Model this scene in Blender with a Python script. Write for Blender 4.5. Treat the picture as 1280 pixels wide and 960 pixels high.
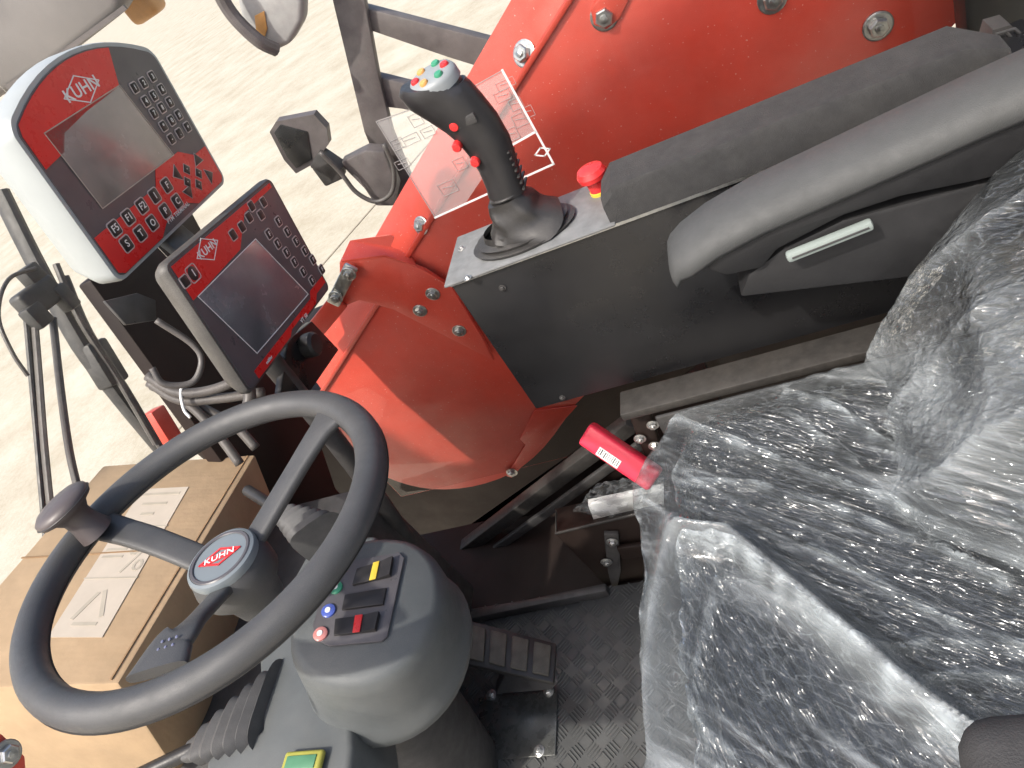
import bpy, bmesh, math, random
from mathutils import Vector, Matrix, noise
random.seed(7)
for o in list(bpy.data.objects): bpy.data.objects.remove(o)
SC = bpy.context.scene
COL = SC.collection
PI = math.pi
# ------------------------------------------------------------------ camera
# world: x = driver's forward, y = driver's left, z = up, cab floor at z = 0
FPX = 900.0
AX = ((-0.88329988, 0.1011953, 0.4577563), (0.25903133, -0.70849375, 0.65645973), (0.39074812, 0.69842402, 0.5995997))
def c2w(v): return Vector((sum(AX[i][0]*v[i] for i in range(3)), -sum(AX[i][1]*v[i] for i in range(3)), -sum(AX[i][2]*v[i] for i in range(3))))
CAM = Vector((0, 0, 1.12))
cd = bpy.data.cameras.new('camera'); cam = bpy.data.objects.new('camera', cd); COL.objects.link(cam)
r_, u_, b_ = c2w((1, 0, 0)), c2w((0, -1, 0)), c2w((0, 0, -1))
mw = Matrix((r_, u_, b_)).transposed().to_4x4(); mw.translation = CAM
cam.matrix_world = mw
cd.sensor_fit = 'HORIZONTAL'; cd.sensor_width = 36; cd.lens = 36*FPX/1280; cd.clip_start = .02; cd.clip_end = 500
SC.camera = cam
# ------------------------------------------------------------------ sky, sun, exposure
SUN_EL, SUN_AZ = math.radians(53), math.radians(60)      # azimuth measured from +x towards +y
S = Vector((math.cos(SUN_EL)*math.cos(SUN_AZ), math.cos(SUN_EL)*math.sin(SUN_AZ), math.sin(SUN_EL)))
w = bpy.data.worlds.new('World'); SC.world = w; w.use_nodes = True
nt = w.node_tree; sky = nt.nodes.new('ShaderNodeTexSky'); sky.sky_type = 'NISHITA'; sky.sun_disc = False
sky.sun_elevation = SUN_EL; sky.sun_rotation = PI/2 - SUN_AZ; sky.dust_density = 5.0; sky.air_density = 1.0
bg = nt.nodes['Background']; nt.links.new(sky.outputs[0], bg.inputs[0]); bg.inputs[1].default_value = .15
sd = bpy.data.lights.new('sun', 'SUN'); sd.energy = 2.4; sd.angle = math.radians(1.5); sd.color = (1, .955, .88)
so = bpy.data.objects.new('sun', sd); COL.objects.link(so); so.rotation_euler = S.to_track_quat('Z', 'Y').to_euler(); so.location = (2, 2, 5)
SC.view_settings.view_transform = 'Standard'; SC.view_settings.look = 'None'; SC.view_settings.exposure = .82; SC.view_settings.gamma = 1
SC.view_settings.use_curve_mapping = False
SC.render.engine = 'CYCLES'; SC.cycles.max_bounces = 4; SC.cycles.transparent_max_bounces = 8
# ------------------------------------------------------------------ pixel helpers
def ray(px, py): return c2w(((px-640)/FPX, (py-480)/FPX, 1))
def on(px, py, x=None, y=None, z=None):
    d = ray(px, py)
    t = (x-CAM.x)/d.x if x is not None else (y-CAM.y)/d.y if y is not None else (z-CAM.z)/d.z
    return CAM + d*t
def onp(px, py, p, n):
    d = ray(px, py); return CAM + d*((p-CAM).dot(n)/d.dot(n))
V = Vector
# ------------------------------------------------------------------ materials
MATS = {}
def specks(m, scale=130, th=.70, col=(.75, .62, .55)):
    n = m.node_tree; L = n.links; b = n.nodes['Principled BSDF']; old = b.inputs['Base Color'].links[0].from_socket
    tc = n.nodes.new('ShaderNodeTexCoord'); t = n.nodes.new('ShaderNodeTexNoise'); t.inputs['Scale'].default_value = scale; t.inputs['Detail'].default_value = 1; L.new(tc.outputs['Object'], t.inputs['Vector'])
    r = n.nodes.new('ShaderNodeMapRange'); r.inputs[1].default_value = th; r.inputs[2].default_value = th+.04; r.inputs[4].default_value = .4; L.new(t.outputs[0], r.inputs[0])
    mx = n.nodes.new('ShaderNodeMix'); mx.data_type = 'RGBA'; mx.inputs['B'].default_value = (*col, 1); L.new(r.outputs[0], mx.inputs['Factor']); L.new(old, mx.inputs['A']); L.new(mx.outputs['Result'], b.inputs['Base Color'])
def mat(name, col, rough=.5, metal=0., var=.12, vs=30., bump=.0, bs=200., spec=.5, dust=0., dustcol=(.45, .42, .37), coat=0., scratch=0.):
    if name in MATS: return MATS[name]
    m = bpy.data.materials.new(name); m.use_nodes = True; n = m.node_tree; L = n.links
    b = n.nodes['Principled BSDF']
    tc = n.nodes.new('ShaderNodeTexCoord')
    def nz(scale, det=4., rough_=.6):
        t = n.nodes.new('ShaderNodeTexNoise'); t.inputs['Scale'].default_value = scale; t.inputs['Detail'].default_value = det
        t.inputs['Roughness'].default_value = rough_; L.new(tc.outputs['Object'], t.inputs['Vector']); return t
    def mp(sock, a, b_, c, d):
        q = n.nodes.new('ShaderNodeMapRange'); q.inputs[1].default_value = a; q.inputs[2].default_value = b_
        q.inputs[3].default_value = c; q.inputs[4].default_value = d; L.new(sock, q.inputs[0]); return q.outputs[0]
    t = nz(vs)
    mx = n.nodes.new('ShaderNodeMix'); mx.data_type = 'RGBA'
    mx.inputs['A'].default_value = (*[c*(1-var) for c in col], 1); mx.inputs['B'].default_value = (*[min(1, c*(1+var)) for c in col], 1)
    L.new(mp(t.outputs[0], .3, .7, 0, 1), mx.inputs['Factor']); out = mx.outputs['Result']
    if dust:
        t2 = nz(vs*.35, 6, .7); t3 = nz(900, 2)
        ml = n.nodes.new('ShaderNodeMath'); ml.operation = 'MULTIPLY'
        L.new(mp(t2.outputs[0], .4, .75, dust*.25, dust), ml.inputs[0]); L.new(mp(t3.outputs[0], .35, .65, .45, 1), ml.inputs[1])
        m2 = n.nodes.new('ShaderNodeMix'); m2.data_type = 'RGBA'; m2.inputs['B'].default_value = (*dustcol, 1)
        L.new(ml.outputs[0], m2.inputs['Factor']); L.new(out, m2.inputs['A']); out = m2.outputs['Result']
    L.new(out, b.inputs['Base Color'])
    t4 = nz(vs*1.7, 5, .65)
    L.new(mp(t4.outputs[0], .3, .7, max(.03, rough-.1), min(1, rough+.12)), b.inputs['Roughness'])
    b.inputs['Metallic'].default_value = metal; b.inputs['Specular IOR Level'].default_value = spec
    if coat: b.inputs['Coat Weight'].default_value = coat; b.inputs['Coat Roughness'].default_value = .12
    if bump:
        t5 = nz(bs, 3); bp = n.nodes.new('ShaderNodeBump'); bp.inputs['Strength'].default_value = bump; bp.inputs['Distance'].default_value = .002
        L.new(t5.outputs[0], bp.inputs['Height']); L.new(bp.outputs[0], b.inputs['Normal'])
    MATS[name] = m; return m
RED = mat('red_paint', (.64, .05, .026), .4, var=.1, vs=9, spec=.5, dust=.26, dustcol=(.72, .40, .32), coat=.2, bump=.06, bs=60)
specks(RED, 210, .735)
BLK = mat('black_panel', (.009, .0092, .0105), .30, var=.3, vs=7, dust=.02, bump=.05, bs=900)
BLKM = mat('black_metal', (.03, .029, .03), .5, var=.3, vs=30, dust=.15, bump=.05, bs=600)
BROWN = mat('brown_shadowed_steel', (.016, .009, .007), .55, var=.35, vs=4, dust=.03, spec=.25)  # base colour darkened to include shade of a cab roof that isn't built
RUB = mat('black_rubber', (.018, .017, .017), .42, var=.25, vs=40, dust=.07, bump=.08, bs=500)
GREYP = mat('grey_dash_plastic', (.074, .083, .086), .5, var=.1, vs=14, dust=.14, bump=.25, bs=1300)
WHEELM = mat('grey_wheel_foam', (.052, .053, .055), .48, var=.12, vs=25, dust=.07, bump=.22, bs=1500)
KNOBM = mat('brown_grey_knob', (.085, .07, .068), .42, var=.1, vs=30, bump=.08, bs=1200)
FOAM = mat('charcoal_foam', (.024, .024, .025), .85, var=.18, vs=60, bump=.5, bs=900, dust=.05)
ARMG = mat('grey_armrest_skin', (.058, .06, .06), .62, var=.08, vs=40, bump=.3, bs=1100)
ARMD = mat('dark_armrest_side', (.011, .011, .012), .6, var=.15, vs=30, bump=.15, bs=900)
STEEL = mat('galvanised_steel', (.55, .55, .53), .38, metal=1., var=.2, vs=80, bump=.1, bs=300)
PLATE = mat('grey_printed_plate', (.145, .15, .152), .45, var=.25, vs=45, dust=.25, dustcol=(.25, .25, .25), bump=.08, bs=500)
RAILM = mat('dusty_grey_rail', (.035, .033, .031), .5, metal=.2, var=.3, vs=90, dust=.3, dustcol=(.11, .095, .08), bump=.2, bs=700)
WHITE = mat('white_housing', (.36, .385, .38), .4, var=.04, vs=20, bump=.05, bs=900)
TRED = mat('terminal_red', (.62, .02, .018), .3, var=.05, vs=30)
TGREY = mat('terminal_grey', (.085, .08, .085), .35, var=.1, vs=30)
SCREEN = mat('screen_glass', (.24, .205, .185), .2, var=.2, vs=12, spec=.8)
SCREEN2 = mat('dark_screen_glass', (.10, .10, .11), .2, var=.25, vs=14, spec=.8, dust=.2, dustcol=(.4, .4, .4))
KEYM = mat('black_key', (.02, .018, .018), .4, var=.2, vs=60)
LINE = mat('white_print', (.75, .75, .73), .5, var=.05)
CARD = mat('brown_cardboard', (.40, .28, .165), .85, var=.1, vs=14, bump=.12, bs=260, dust=.0)
CARDIN = mat('cardboard_edge', (.30, .19, .10), .9, var=.2, vs=60, bump=.3, bs=500)
def corrugate(m):
    n = m.node_tree; L = n.links; b = n.nodes['Principled BSDF']; tc = n.nodes.new('ShaderNodeTexCoord')
    wv = n.nodes.new('ShaderNodeTexWave'); wv.bands_direction = 'Y'; wv.inputs['Scale'].default_value = 34; wv.inputs['Distortion'].default_value = .6; L.new(tc.outputs['Object'], wv.inputs[0])
    nz = n.nodes.new('ShaderNodeTexNoise'); nz.inputs['Scale'].default_value = 11; nz.inputs['Detail'].default_value = 6; L.new(tc.outputs['Object'], nz.inputs[0])
    a = n.nodes.new('ShaderNodeMath'); a.operation = 'MULTIPLY_ADD'; L.new(wv.outputs['Fac'], a.inputs[0]); a.inputs[1].default_value = .009; L.new(nz.outputs[0], a.inputs[2])
    bp = n.nodes.new('ShaderNodeBump'); bp.inputs['Strength'].default_value = .35; bp.inputs['Distance'].default_value = .012; L.new(a.outputs[0], bp.inputs['Height']); L.new(bp.outputs[0], b.inputs['Normal'])
corrugate(CARD)
LABELP = mat('pale_label_paper', (.52, .45, .36), .7, var=.05, vs=30)
LABELG = mat('grey_label_print', (.42, .37, .29), .7, var=.1)
BTN_R = mat('red_button', (.62, .03, .03), .3, var=.1)
BTN_G = mat('green_button', (.04, .25, .14), .35, var=.1)
BTN_O = mat('amber_button', (.60, .30, .09), .4, var=.1)
YEL = mat('yellow_plastic', (.65, .48, .05), .4, var=.1)
PINK = mat('pink_red_plastic', (.72, .035, .075), .4, var=.1, vs=30, bump=.05, bs=500)
PAPER = mat('white_paper', (.75, .74, .72), .6, var=.05)
FLOORM = mat('tread_rubber', (.055, .058, .06), .42, var=.25, vs=25, dust=.3, dustcol=(.2, .19, .165), bump=.15, bs=500)
PADM = mat('worn_pedal_rubber', (.06, .055, .045), .55, var=.35, vs=60, dust=.5, dustcol=(.22, .2, .15), bump=.3, bs=400)
PEDPL = mat('pedal_base_steel', (.12, .125, .12), .28, metal=.7, var=.2, vs=30, dust=.15)
CABLE = mat('dark_hose', (.055, .048, .046), .5, var=.2, vs=50, dust=.25, bump=.1, bs=400)
DGREY = mat('dark_outside_steel', (.10, .085, .085), .5, var=.2, vs=20, dust=.2)
GREYB = mat('grey_bracket', (.09, .088, .088), .35, metal=.5, var=.2, vs=30)
SEATF = mat('black_seat_fabric', (.011, .012, .015), .9, var=.25, vs=60, bump=.4, bs=800)
def glass(name, tint=(.975, .985, .98), refl=.06):
    m = bpy.data.materials.new(name); m.use_nodes = True; n = m.node_tree; L = n.links; n.nodes.remove(n.nodes['Principled BSDF'])
    t = n.nodes.new('ShaderNodeBsdfTransparent'); t.inputs[0].default_value = (*tint, 1)
    g = n.nodes.new('ShaderNodeBsdfGlossy'); g.inputs['Roughness'].default_value = .02
    fr = n.nodes.new('ShaderNodeFresnel'); fr.inputs[0].default_value = 1.22
    mx = n.nodes.new('ShaderNodeMixShader'); L.new(fr.outputs[0], mx.inputs[0]); L.new(t.outputs[0], mx.inputs[1]); L.new(g.outputs[0], mx.inputs[2])
    L.new(mx.outputs[0], n.nodes['Material Output'].inputs[0]); return m
GLASS = glass('window_glass')
def film_material(name='crinkled_clear_film', simple=False):
    m = bpy.data.materials.new(name); m.use_nodes = True; n = m.node_tree; L = n.links; n.nodes.remove(n.nodes['Principled BSDF'])
    tc = n.nodes.new('ShaderNodeTexCoord')
    def math_(op, a, b, c=None):
        q = n.nodes.new('ShaderNodeMath'); q.operation = op
        for k, v in enumerate((a, b, c)):
            if v is None: continue
            if isinstance(v, (int, float)): q.inputs[k].default_value = v
            else: L.new(v, q.inputs[k])
        return q.outputs[0]
    def heights(rot, stretch, off):
        mp = n.nodes.new('ShaderNodeMapping'); L.new(tc.outputs['Object'], mp.inputs[0]); mp.inputs['Rotation'].default_value = (0, 0, math.radians(rot)); mp.inputs['Location'].default_value = off
        m2 = n.nodes.new('ShaderNodeMapping'); L.new(mp.outputs[0], m2.inputs[0]); m2.inputs['Scale'].default_value = (1, stretch, stretch*.8)
        wn = n.nodes.new('ShaderNodeTexNoise'); wn.inputs['Scale'].default_value = 14; wn.inputs['Detail'].default_value = 2; L.new(m2.outputs[0], wn.inputs['Vector'])
        va = n.nodes.new('ShaderNodeVectorMath'); va.operation = 'MULTIPLY_ADD'; L.new(wn.outputs['Color'], va.inputs[0]); va.inputs[1].default_value = (.035, .035, .035); L.new(m2.outputs[0], va.inputs[2])
        def vor(sc, feat='F1'):
            v = n.nodes.new('ShaderNodeTexVoronoi'); v.feature = feat; v.inputs['Scale'].default_value = sc; L.new(va.outputs[0], v.inputs['Vector']); return v.outputs['Distance']
        r = n.nodes.new('ShaderNodeTexNoise'); r.noise_type = 'RIDGED_MULTIFRACTAL'; r.inputs['Scale'].default_value = 20; r.inputs['Detail'].default_value = 3; L.new(va.outputs[0], r.inputs['Vector'])
        h = math_('MULTIPLY_ADD', vor(17), .8, math_('MULTIPLY_ADD', vor(44), .25, math_('MULTIPLY', r.outputs[0], .36)))
        return h, vor(16, 'DISTANCE_TO_EDGE')
    h1, e1 = heights(34, 6.5, (0, 0, 0))
    if not simple: h2, e2 = heights(-112, 5.5, (3, 1, 0))
    zo = n.nodes.new('ShaderNodeAttribute'); zo.attribute_name = 'zone'
    def mixf(f, a, b):
        q = n.nodes.new('ShaderNodeMix'); L.new(f, q.inputs['Factor']); L.new(a, q.inputs['A']); L.new(b, q.inputs['B']); return q.outputs['Result']
    if simple: h, e = h1, e1
    else: h = mixf(zo.outputs['Fac'], h1, h2); e = mixf(zo.outputs['Fac'], e1, e2)
    bp = n.nodes.new('ShaderNodeBump'); bp.inputs['Distance'].default_value = .012; L.new(h, bp.inputs['Height'])
    cp = n.nodes.new('ShaderNodeAttribute'); cp.attribute_name = 'crumple'; L.new(cp.outputs['Fac'], bp.inputs['Strength'])
    tr = n.nodes.new('ShaderNodeBsdfTransparent'); tr.inputs[0].default_value = (.93, .945, .95, 1)
    gl = n.nodes.new('ShaderNodeBsdfGlossy'); gl.inputs['Roughness'].default_value = .12; gl.inputs[0].default_value = (.97, .98, 1, 1); L.new(bp.outputs[0], gl.inputs['Normal'])
    df = n.nodes.new('ShaderNodeBsdfDiffuse'); df.inputs[0].default_value = (.74, .80, .83, 1); L.new(bp.outputs[0], df.inputs['Normal'])
    fr = n.nodes.new('ShaderNodeFresnel'); fr.inputs[0].default_value = 1.5; L.new(bp.outputs[0], fr.inputs['Normal'])
    fm = math_('MULTIPLY', math_('MULTIPLY_ADD', fr.outputs[0], 1.1, .02), math_('MULTIPLY_ADD', cp.outputs['Fac'], .75, .28))
    at = n.nodes.new('ShaderNodeAttribute'); at.attribute_name = 'milk'
    cr = n.nodes.new('ShaderNodeMapRange'); cr.interpolation_type = 'SMOOTHSTEP'; L.new(e, cr.inputs[0]); cr.inputs[1].default_value = .0; cr.inputs[2].default_value = .035; cr.inputs[3].default_value = .065; cr.inputs[4].default_value = 0
    mk = math_('MINIMUM', math_('ADD', cr.outputs[0], at.outputs['Fac']), .85)
    m1 = n.nodes.new('ShaderNodeMixShader'); L.new(fm, m1.inputs[0]); L.new(tr.outputs[0], m1.inputs[1]); L.new(gl.outputs[0], m1.inputs[2])
    m2 = n.nodes.new('ShaderNodeMixShader'); L.new(mk, m2.inputs[0]); L.new(m1.outputs[0], m2.inputs[1]); L.new(df.outputs[0], m2.inputs[2])
    L.new(m2.outputs[0], n.nodes['Material Output'].inputs[0]); return m
FILM = film_material(); FILM2 = film_material('loose_clear_film', True)
def ground_material():
    m = bpy.data.materials.new('pale_concrete'); m.use_nodes = True; n = m.node_tree; L = n.links; b = n.nodes['Principled BSDF']
    tc = n.nodes.new('ShaderNodeTexCoord')
    mp = n.nodes.new('ShaderNodeMapping'); L.new(tc.outputs['Object'], mp.inputs[0]); mp.inputs['Rotation'].default_value = (0, 0, .5); mp.inputs['Scale'].default_value = (.9, 1.1, 1)
    t1 = n.nodes.new('ShaderNodeTexNoise'); t1.inputs['Scale'].default_value = 1.6; t1.inputs['Detail'].default_value = 7; t1.inputs['Roughness'].default_value = .65; L.new(mp.outputs[0], t1.inputs['Vector'])
    t2 = n.nodes.new('ShaderNodeTexNoise'); t2.inputs['Scale'].default_value = 22; t2.inputs['Detail'].default_value = 6; t2.inputs['Roughness'].default_value = .75; L.new(tc.outputs['Object'], t2.inputs['Vector'])
    a = n.nodes.new('ShaderNodeMath'); a.operation = 'MULTIPLY_ADD'; L.new(t2.outputs[0], a.inputs[0]); a.inputs[1].default_value = .6; L.new(t1.outputs[0], a.inputs[2])
    r = n.nodes.new('ShaderNodeValToRGB'); L.new(a.outputs[0], r.inputs[0])
    r.color_ramp.elements[0].position = .55; r.color_ramp.elements[0].color = (.34, .295, .215, 1); r.color_ramp.elements[1].position = 1.0; r.color_ramp.elements[1].color = (.50, .455, .375, 1)
    L.new(r.outputs[0], b.inputs['Base Color']); b.inputs['Roughness'].default_value = .85
    bp = n.nodes.new('ShaderNodeBump'); bp.inputs['Strength'].default_value = .5; bp.inputs['Distance'].default_value = .01; L.new(t2.outputs[0], bp.inputs['Height']); L.new(bp.outputs[0], b.inputs['Normal'])
    return m
# ------------------------------------------------------------------ object helpers
def thing(name, label, cat, loc, group=None):
    o = bpy.data.objects.new(name, None); COL.objects.link(o); o.location = loc; o.empty_display_size = .05
    o['label'] = label; o['category'] = cat
    if group: o['group'] = group
    return o
def tag(o, label, cat, group=None):
    o['label'] = label; o['category'] = cat
    if group: o['group'] = group
    return o
def origin_of(p):
    t = V((0, 0, 0))
    while p: t = t + V(p.location); p = p.parent
    return t
def obj(name, bm, m, parent=None, ang=35, loc=None):
    """one mesh object; bm in world coordinates, origin moved to loc (or its own centre)"""
    bmesh.ops.recalc_face_normals(bm, faces=bm.faces)
    if loc is None:
        lo = V([min(v.co[i] for v in bm.verts) for i in range(3)]); hi = V([max(v.co[i] for v in bm.verts) for i in range(3)]); loc = (lo+hi)/2
    loc = V(loc)
    bmesh.ops.translate(bm, vec=-loc, verts=bm.verts)
    me = bpy.data.meshes.new(name); bm.to_mesh(me); bm.free()
    me.polygons.foreach_set('use_smooth', [True]*len(me.polygons))
    if ang: me.set_sharp_from_angle(angle=math.radians(ang))
    me.materials.append(m)
    o = bpy.data.objects.new(name, me); COL.objects.link(o)
    if parent: o.parent = parent; o.location = loc - origin_of(parent)
    else: o.location = loc
    return o
def struct(name, bm, m, ang=35):
    o = obj(name, bm, m, None, ang); o['kind'] = 'structure'; return o
def NB(): return bmesh.new()
def frame(o, x, y=None, z=None):
    """4x4 from an origin and axes"""
    x = V(x).normalized()
    if z is None: z = x.cross(V(y)).normalized(); y = z.cross(x)
    else: z = V(z); z = (z - x*z.dot(x)).normalized(); y = z.cross(x)
    m = Matrix((x, y, z)).transposed().to_4x4(); m.translation = V(o); return m
I4 = Matrix.Identity(4)
def bx(bm, c, s, m=I4, bev=0, seg=2):
    r = bmesh.ops.create_cube(bm, size=1, matrix=m @ Matrix.Translation(V(c)) @ Matrix.Diagonal((*s, 1)))
    if bev:
        ed = list({e for v in r['verts'] for e in v.link_edges})
        bmesh.ops.bevel(bm, geom=ed, offset=bev, segments=seg, profile=.5, affect='EDGES')
    return bm
def bar(bm, a, b, wd, th, up=(0, 0, 1), bev=.0015):
    a, b = V(a), V(b); d = b-a; m = frame((a+b)/2, d, z=up); bx(bm, (0, 0, 0), (d.length, wd, th), m, bev, 2); return bm
def prism(bm, pts, off, bev=0, seg=2):
    """polygon (3D points) extruded by vector off"""
    vs = [bm.verts.new(V(p)) for p in pts]; f = bm.faces.new(vs)
    r = bmesh.ops.extrude_face_region(bm, geom=[f]); nv = [g for g in r['geom'] if isinstance(g, bmesh.types.BMVert)]
    bmesh.ops.translate(bm, vec=V(off), verts=nv)
    if bev:
        ed = list({e for v in vs+nv for e in v.link_edges})
        bmesh.ops.bevel(bm, geom=ed, offset=bev, segments=seg, profile=.5, affect='EDGES')
    return bm
def lathe(bm, prof, m=I4, n=24, sx=1, sy=1):
    """prof: list of (radius, z) in the local frame m; closed where the radius is 0"""
    rings = []
    for r, z in prof:
        if r < 1e-6: rings.append([bm.verts.new(m @ V((0, 0, z)))])
        else: rings.append([bm.verts.new(m @ V((r*sx*math.cos(2*PI*k/n), r*sy*math.sin(2*PI*k/n), z))) for k in range(n)])
    for a, b in zip(rings, rings[1:]):
        for k in range(n):
            q = [a[k % len(a)], a[(k+1) % len(a)], b[(k+1) % len(b)], b[k % len(b)]]
            q = list(dict.fromkeys(q))
            if len(q) > 2: bm.faces.new(q)
    return bm
def loft(bm, loops, cap=True):
    R = [[bm.verts.new(V(p)) for p in lp] for lp in loops]; n = len(R[0])
    for a, b in zip(R, R[1:]):
        for k in range(n): bm.faces.new((a[k], a[(k+1) % n], b[(k+1) % n], b[k]))
    if cap: bm.faces.new(R[0][::-1]); bm.faces.new(R[-1])
    return bm
def catmull(pts, k=6):
    pts = [V(p) for p in pts]
    if len(pts) < 3: return pts
    P = [pts[0]*2-pts[1]] + pts + [pts[-1]*2-pts[-2]]; out = []
    for i in range(1, len(P)-2):
        for j in range(k):
            t = j/k; a, b, c, d = P[i-1:i+3]
            out.append(.5*((2*b)+(c-a)*t+(2*a-5*b+4*c-d)*t*t+(3*b-3*c+d-a)*t**3))
    return out + [pts[-1]]
def tube(bm, pts, r, n=10, smooth=6, cap=True, flat=1., up=(0, 0, 1)):
    P = catmull(pts, smooth) if smooth else [V(p) for p in pts]
    rs = r if isinstance(r, (list, tuple)) else None
    loops = []; prev = None
    for i, p in enumerate(P):
        d = (P[min(i+1, len(P)-1)] - P[max(i-1, 0)]).normalized()
        if prev is None:
            s = d.cross(V(up)); s = s if s.length > .05 else d.cross(V((1, 0, 0)))
        else: s = prev - d*prev.dot(d)
        s.normalize(); t = d.cross(s); prev = s
        if rs: q = i/(len(P)-1)*(len(rs)-1); j = min(int(q), len(rs)-2); rr = rs[j]+(rs[j+1]-rs[j])*(q-j)
        else: rr = r
        loops.append([p + s*(rr*math.cos(2*PI*k/n)) + t*(rr*flat*math.sin(2*PI*k/n)) for k in range(n)])
    return loft(bm, loops, cap)
def ring(bm, c, n, R, r, seg=72, ns=16, fl=1.):
    n = V(n).normalized(); u = n.cross(V((0, 1, 0))).normalized(); v = n.cross(u)
    L = []
    for i in range(seg):
        a = 2*PI*i/seg; d = u*math.cos(a)+v*math.sin(a)
        L.append([bm.verts.new(V(c)+d*(R+r*math.cos(2*PI*k/ns))+n*(r*fl*math.sin(2*PI*k/ns))) for k in range(ns)])
    for i in range(seg):
        a, b = L[i], L[(i+1) % seg]
        for k in range(ns): bm.faces.new((a[k], a[(k+1) % ns], b[(k+1) % ns], b[k]))
    return bm
BOLT = {}
def bolt(parent, p, nrm, r=.008, name='bolt', mm=None):
    """washer, hexagon head and stud"""
    if (r, name) not in BOLT:
        bm = NB(); lathe(bm, [(r*1.5, 0), (r*1.5, r*.22), (r*1.35, r*.28), (r*.9, r*.28)], n=20)
        lathe(bm, [(r, r*.25), (r, r*.85), (r*.85, r*1.0), (0, r*1.0)], n=6); lathe(bm, [(r*.45, r*.9), (r*.45, r*1.25), (0, r*1.32)], n=10)
        bmesh.ops.recalc_face_normals(bm, faces=bm.faces)
        me = bpy.data.meshes.new(name); bm.to_mesh(me); bm.free(); me.materials.append(mm or STEEL); BOLT[(r, name)] = me
    o = bpy.data.objects.new(name, BOLT[(r, name)]); COL.objects.link(o)
    o.rotation_euler = (V(nrm).to_track_quat('Z', 'Y') @ Matrix.Rotation(random.uniform(0, 1), 3, 'Z').to_quaternion()).to_euler()
    o.parent = parent; o.location = V(p) - origin_of(parent); return o
def text(name, s, size, m, mt, parent, ex=.0002, xs=1.):
    cu = bpy.data.curves.new(name, 'FONT'); cu.body = s; cu.size = size; cu.align_x = 'CENTER'; cu.align_y = 'CENTER'; cu.extrude = ex; cu.space_character = 1.05; cu.offset = size*.012
    cu.resolution_u = 3
    to = bpy.data.objects.new(name, cu); COL.objects.link(to)
    dg = bpy.context.evaluated_depsgraph_get(); me = bpy.data.meshes.new_from_object(to.evaluated_get(dg))
    bpy.data.objects.remove(to); bpy.data.curves.remove(cu)
    o0 = origin_of(parent)
    me.transform(Matrix.Diagonal((xs, 1, 1, 1))); me.materials.clear(); me.materials.append(mt)
    o = bpy.data.objects.new(name, me); COL.objects.link(o); o.parent = parent
    q = m.copy(); q.translation = m.translation - o0; o.matrix_local = q; return o
def strip(bm, pts, wd, th, nrm, closed=False):
    """thin raised line along 3D points"""
    P = [V(p) for p in pts]
    seg = list(zip(P, P[1:])) + ([(P[-1], P[0])] if closed else [])
    for a, b in seg:
        d = (b-a); m = frame((a+b)/2, d, z=nrm); bx(bm, (0, 0, 0), (d.length+wd*.98, wd, th), m)
    return bm
Z = V((0, 0, 1)); Xp = V((1, 0, 0)); Yp = V((0, 1, 0))

# ================================================================== SETTING
bm = NB(); g = 150
vs = [bm.verts.new(p) for p in ((-g, -g, -.95), (g, -g, -.95), (g, g, -.95), (-g, g, -.95))]; bm.faces.new(vs)
GROUND = struct('ground', bm, ground_material())
# slab joints sunk as dark lines would be: thin raised grout strips
JO = mat('slab_joint_filler', (.30, .26, .20), .9, var=.2)
for a, b in [((430, 300), (640, 60))]:
    bm = NB(); A = on(*a, z=-.946); B = on(*b, z=-.946); d = (B-A).normalized()
    bar(bm, A-d*2, B+d*2, .02, .004, bev=0); j = obj('slab_joint', bm, JO, GROUND)
# cab floor with five-bar tread
bm = NB(); bx(bm, (.45, -.30, -.02), (1.5, .76, .04), bev=.004); FL = struct('cab_floor', bm, FLOORM)
bm = NB(); st = .030
for i in range(34):
    for j in range(23):
        x = .12+i*st; y = -.665+j*st
        a = PI/4 if (i+j) % 2 else -PI/4
        if .30 < x < 1.1:
            for k in range(5):
                off = (k-2)*.0056; m = Matrix.Translation((x, y, .0006)) @ Matrix.Rotation(a, 4, 'Z')
                L_ = .0125 - abs(k-2)*.0008
                p = [m @ V((sx*L_, off+sy*.0013, 0)) for sx, sy in ((-1, 0), (-.8, -1), (.8, -1), (1, 0), (.8, 1), (-.8, 1))]
                q = [m @ V((sx*L_*.9, off+sy*.0006, .0014)) for sx, sy in ((-1, 0), (-.8, -1), (.8, -1), (1, 0), (.8, 1), (-.8, 1))]
                vp = [bm.verts.new(t) for t in p]; vq = [bm.verts.new(t) for t in q]; bm.faces.new(vq)
                for t in range(6): bm.faces.new((vp[t], vp[(t+1) % 6], vq[(t+1) % 6], vq[t]))
o = obj('tread_bars', bm, FLOORM, FL, ang=30); o['kind'] = 'stuff'
# low side wall of the cab between the floor and the window
t = thing('cab_side_frame', 'dark steel side frame of the cab with a slanting rail beside the tread floor', 'frame', (.6, -.70, 0))
bm = NB(); bar(bm, on(590, 772, z=.012), on(760, 737, z=.012), .016, .022, bev=.003); obj('sill_rail', bm, BLKM, t)
a, b = on(515, 735, y=-.86), on(790, 527, y=-.86); bm = NB(); bar(bm, a, b, .03, .03, bev=.004); obj('slanting_rail', bm, RAILM, t)
bm = NB(); bar(bm, a+V((0, .022, -.04)), b+V((0, .022, -.04)), .012, .02, bev=.004); obj('lower_bead', bm, BLKM, t)
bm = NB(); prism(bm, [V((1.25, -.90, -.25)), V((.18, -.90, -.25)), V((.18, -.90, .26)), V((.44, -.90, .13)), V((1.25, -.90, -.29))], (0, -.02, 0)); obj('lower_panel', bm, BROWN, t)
bm = NB(); bx(bm, (.45, -.80, -.05), (1.5, .22, .04)); obj('ledge', bm, BROWN, t)
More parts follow.
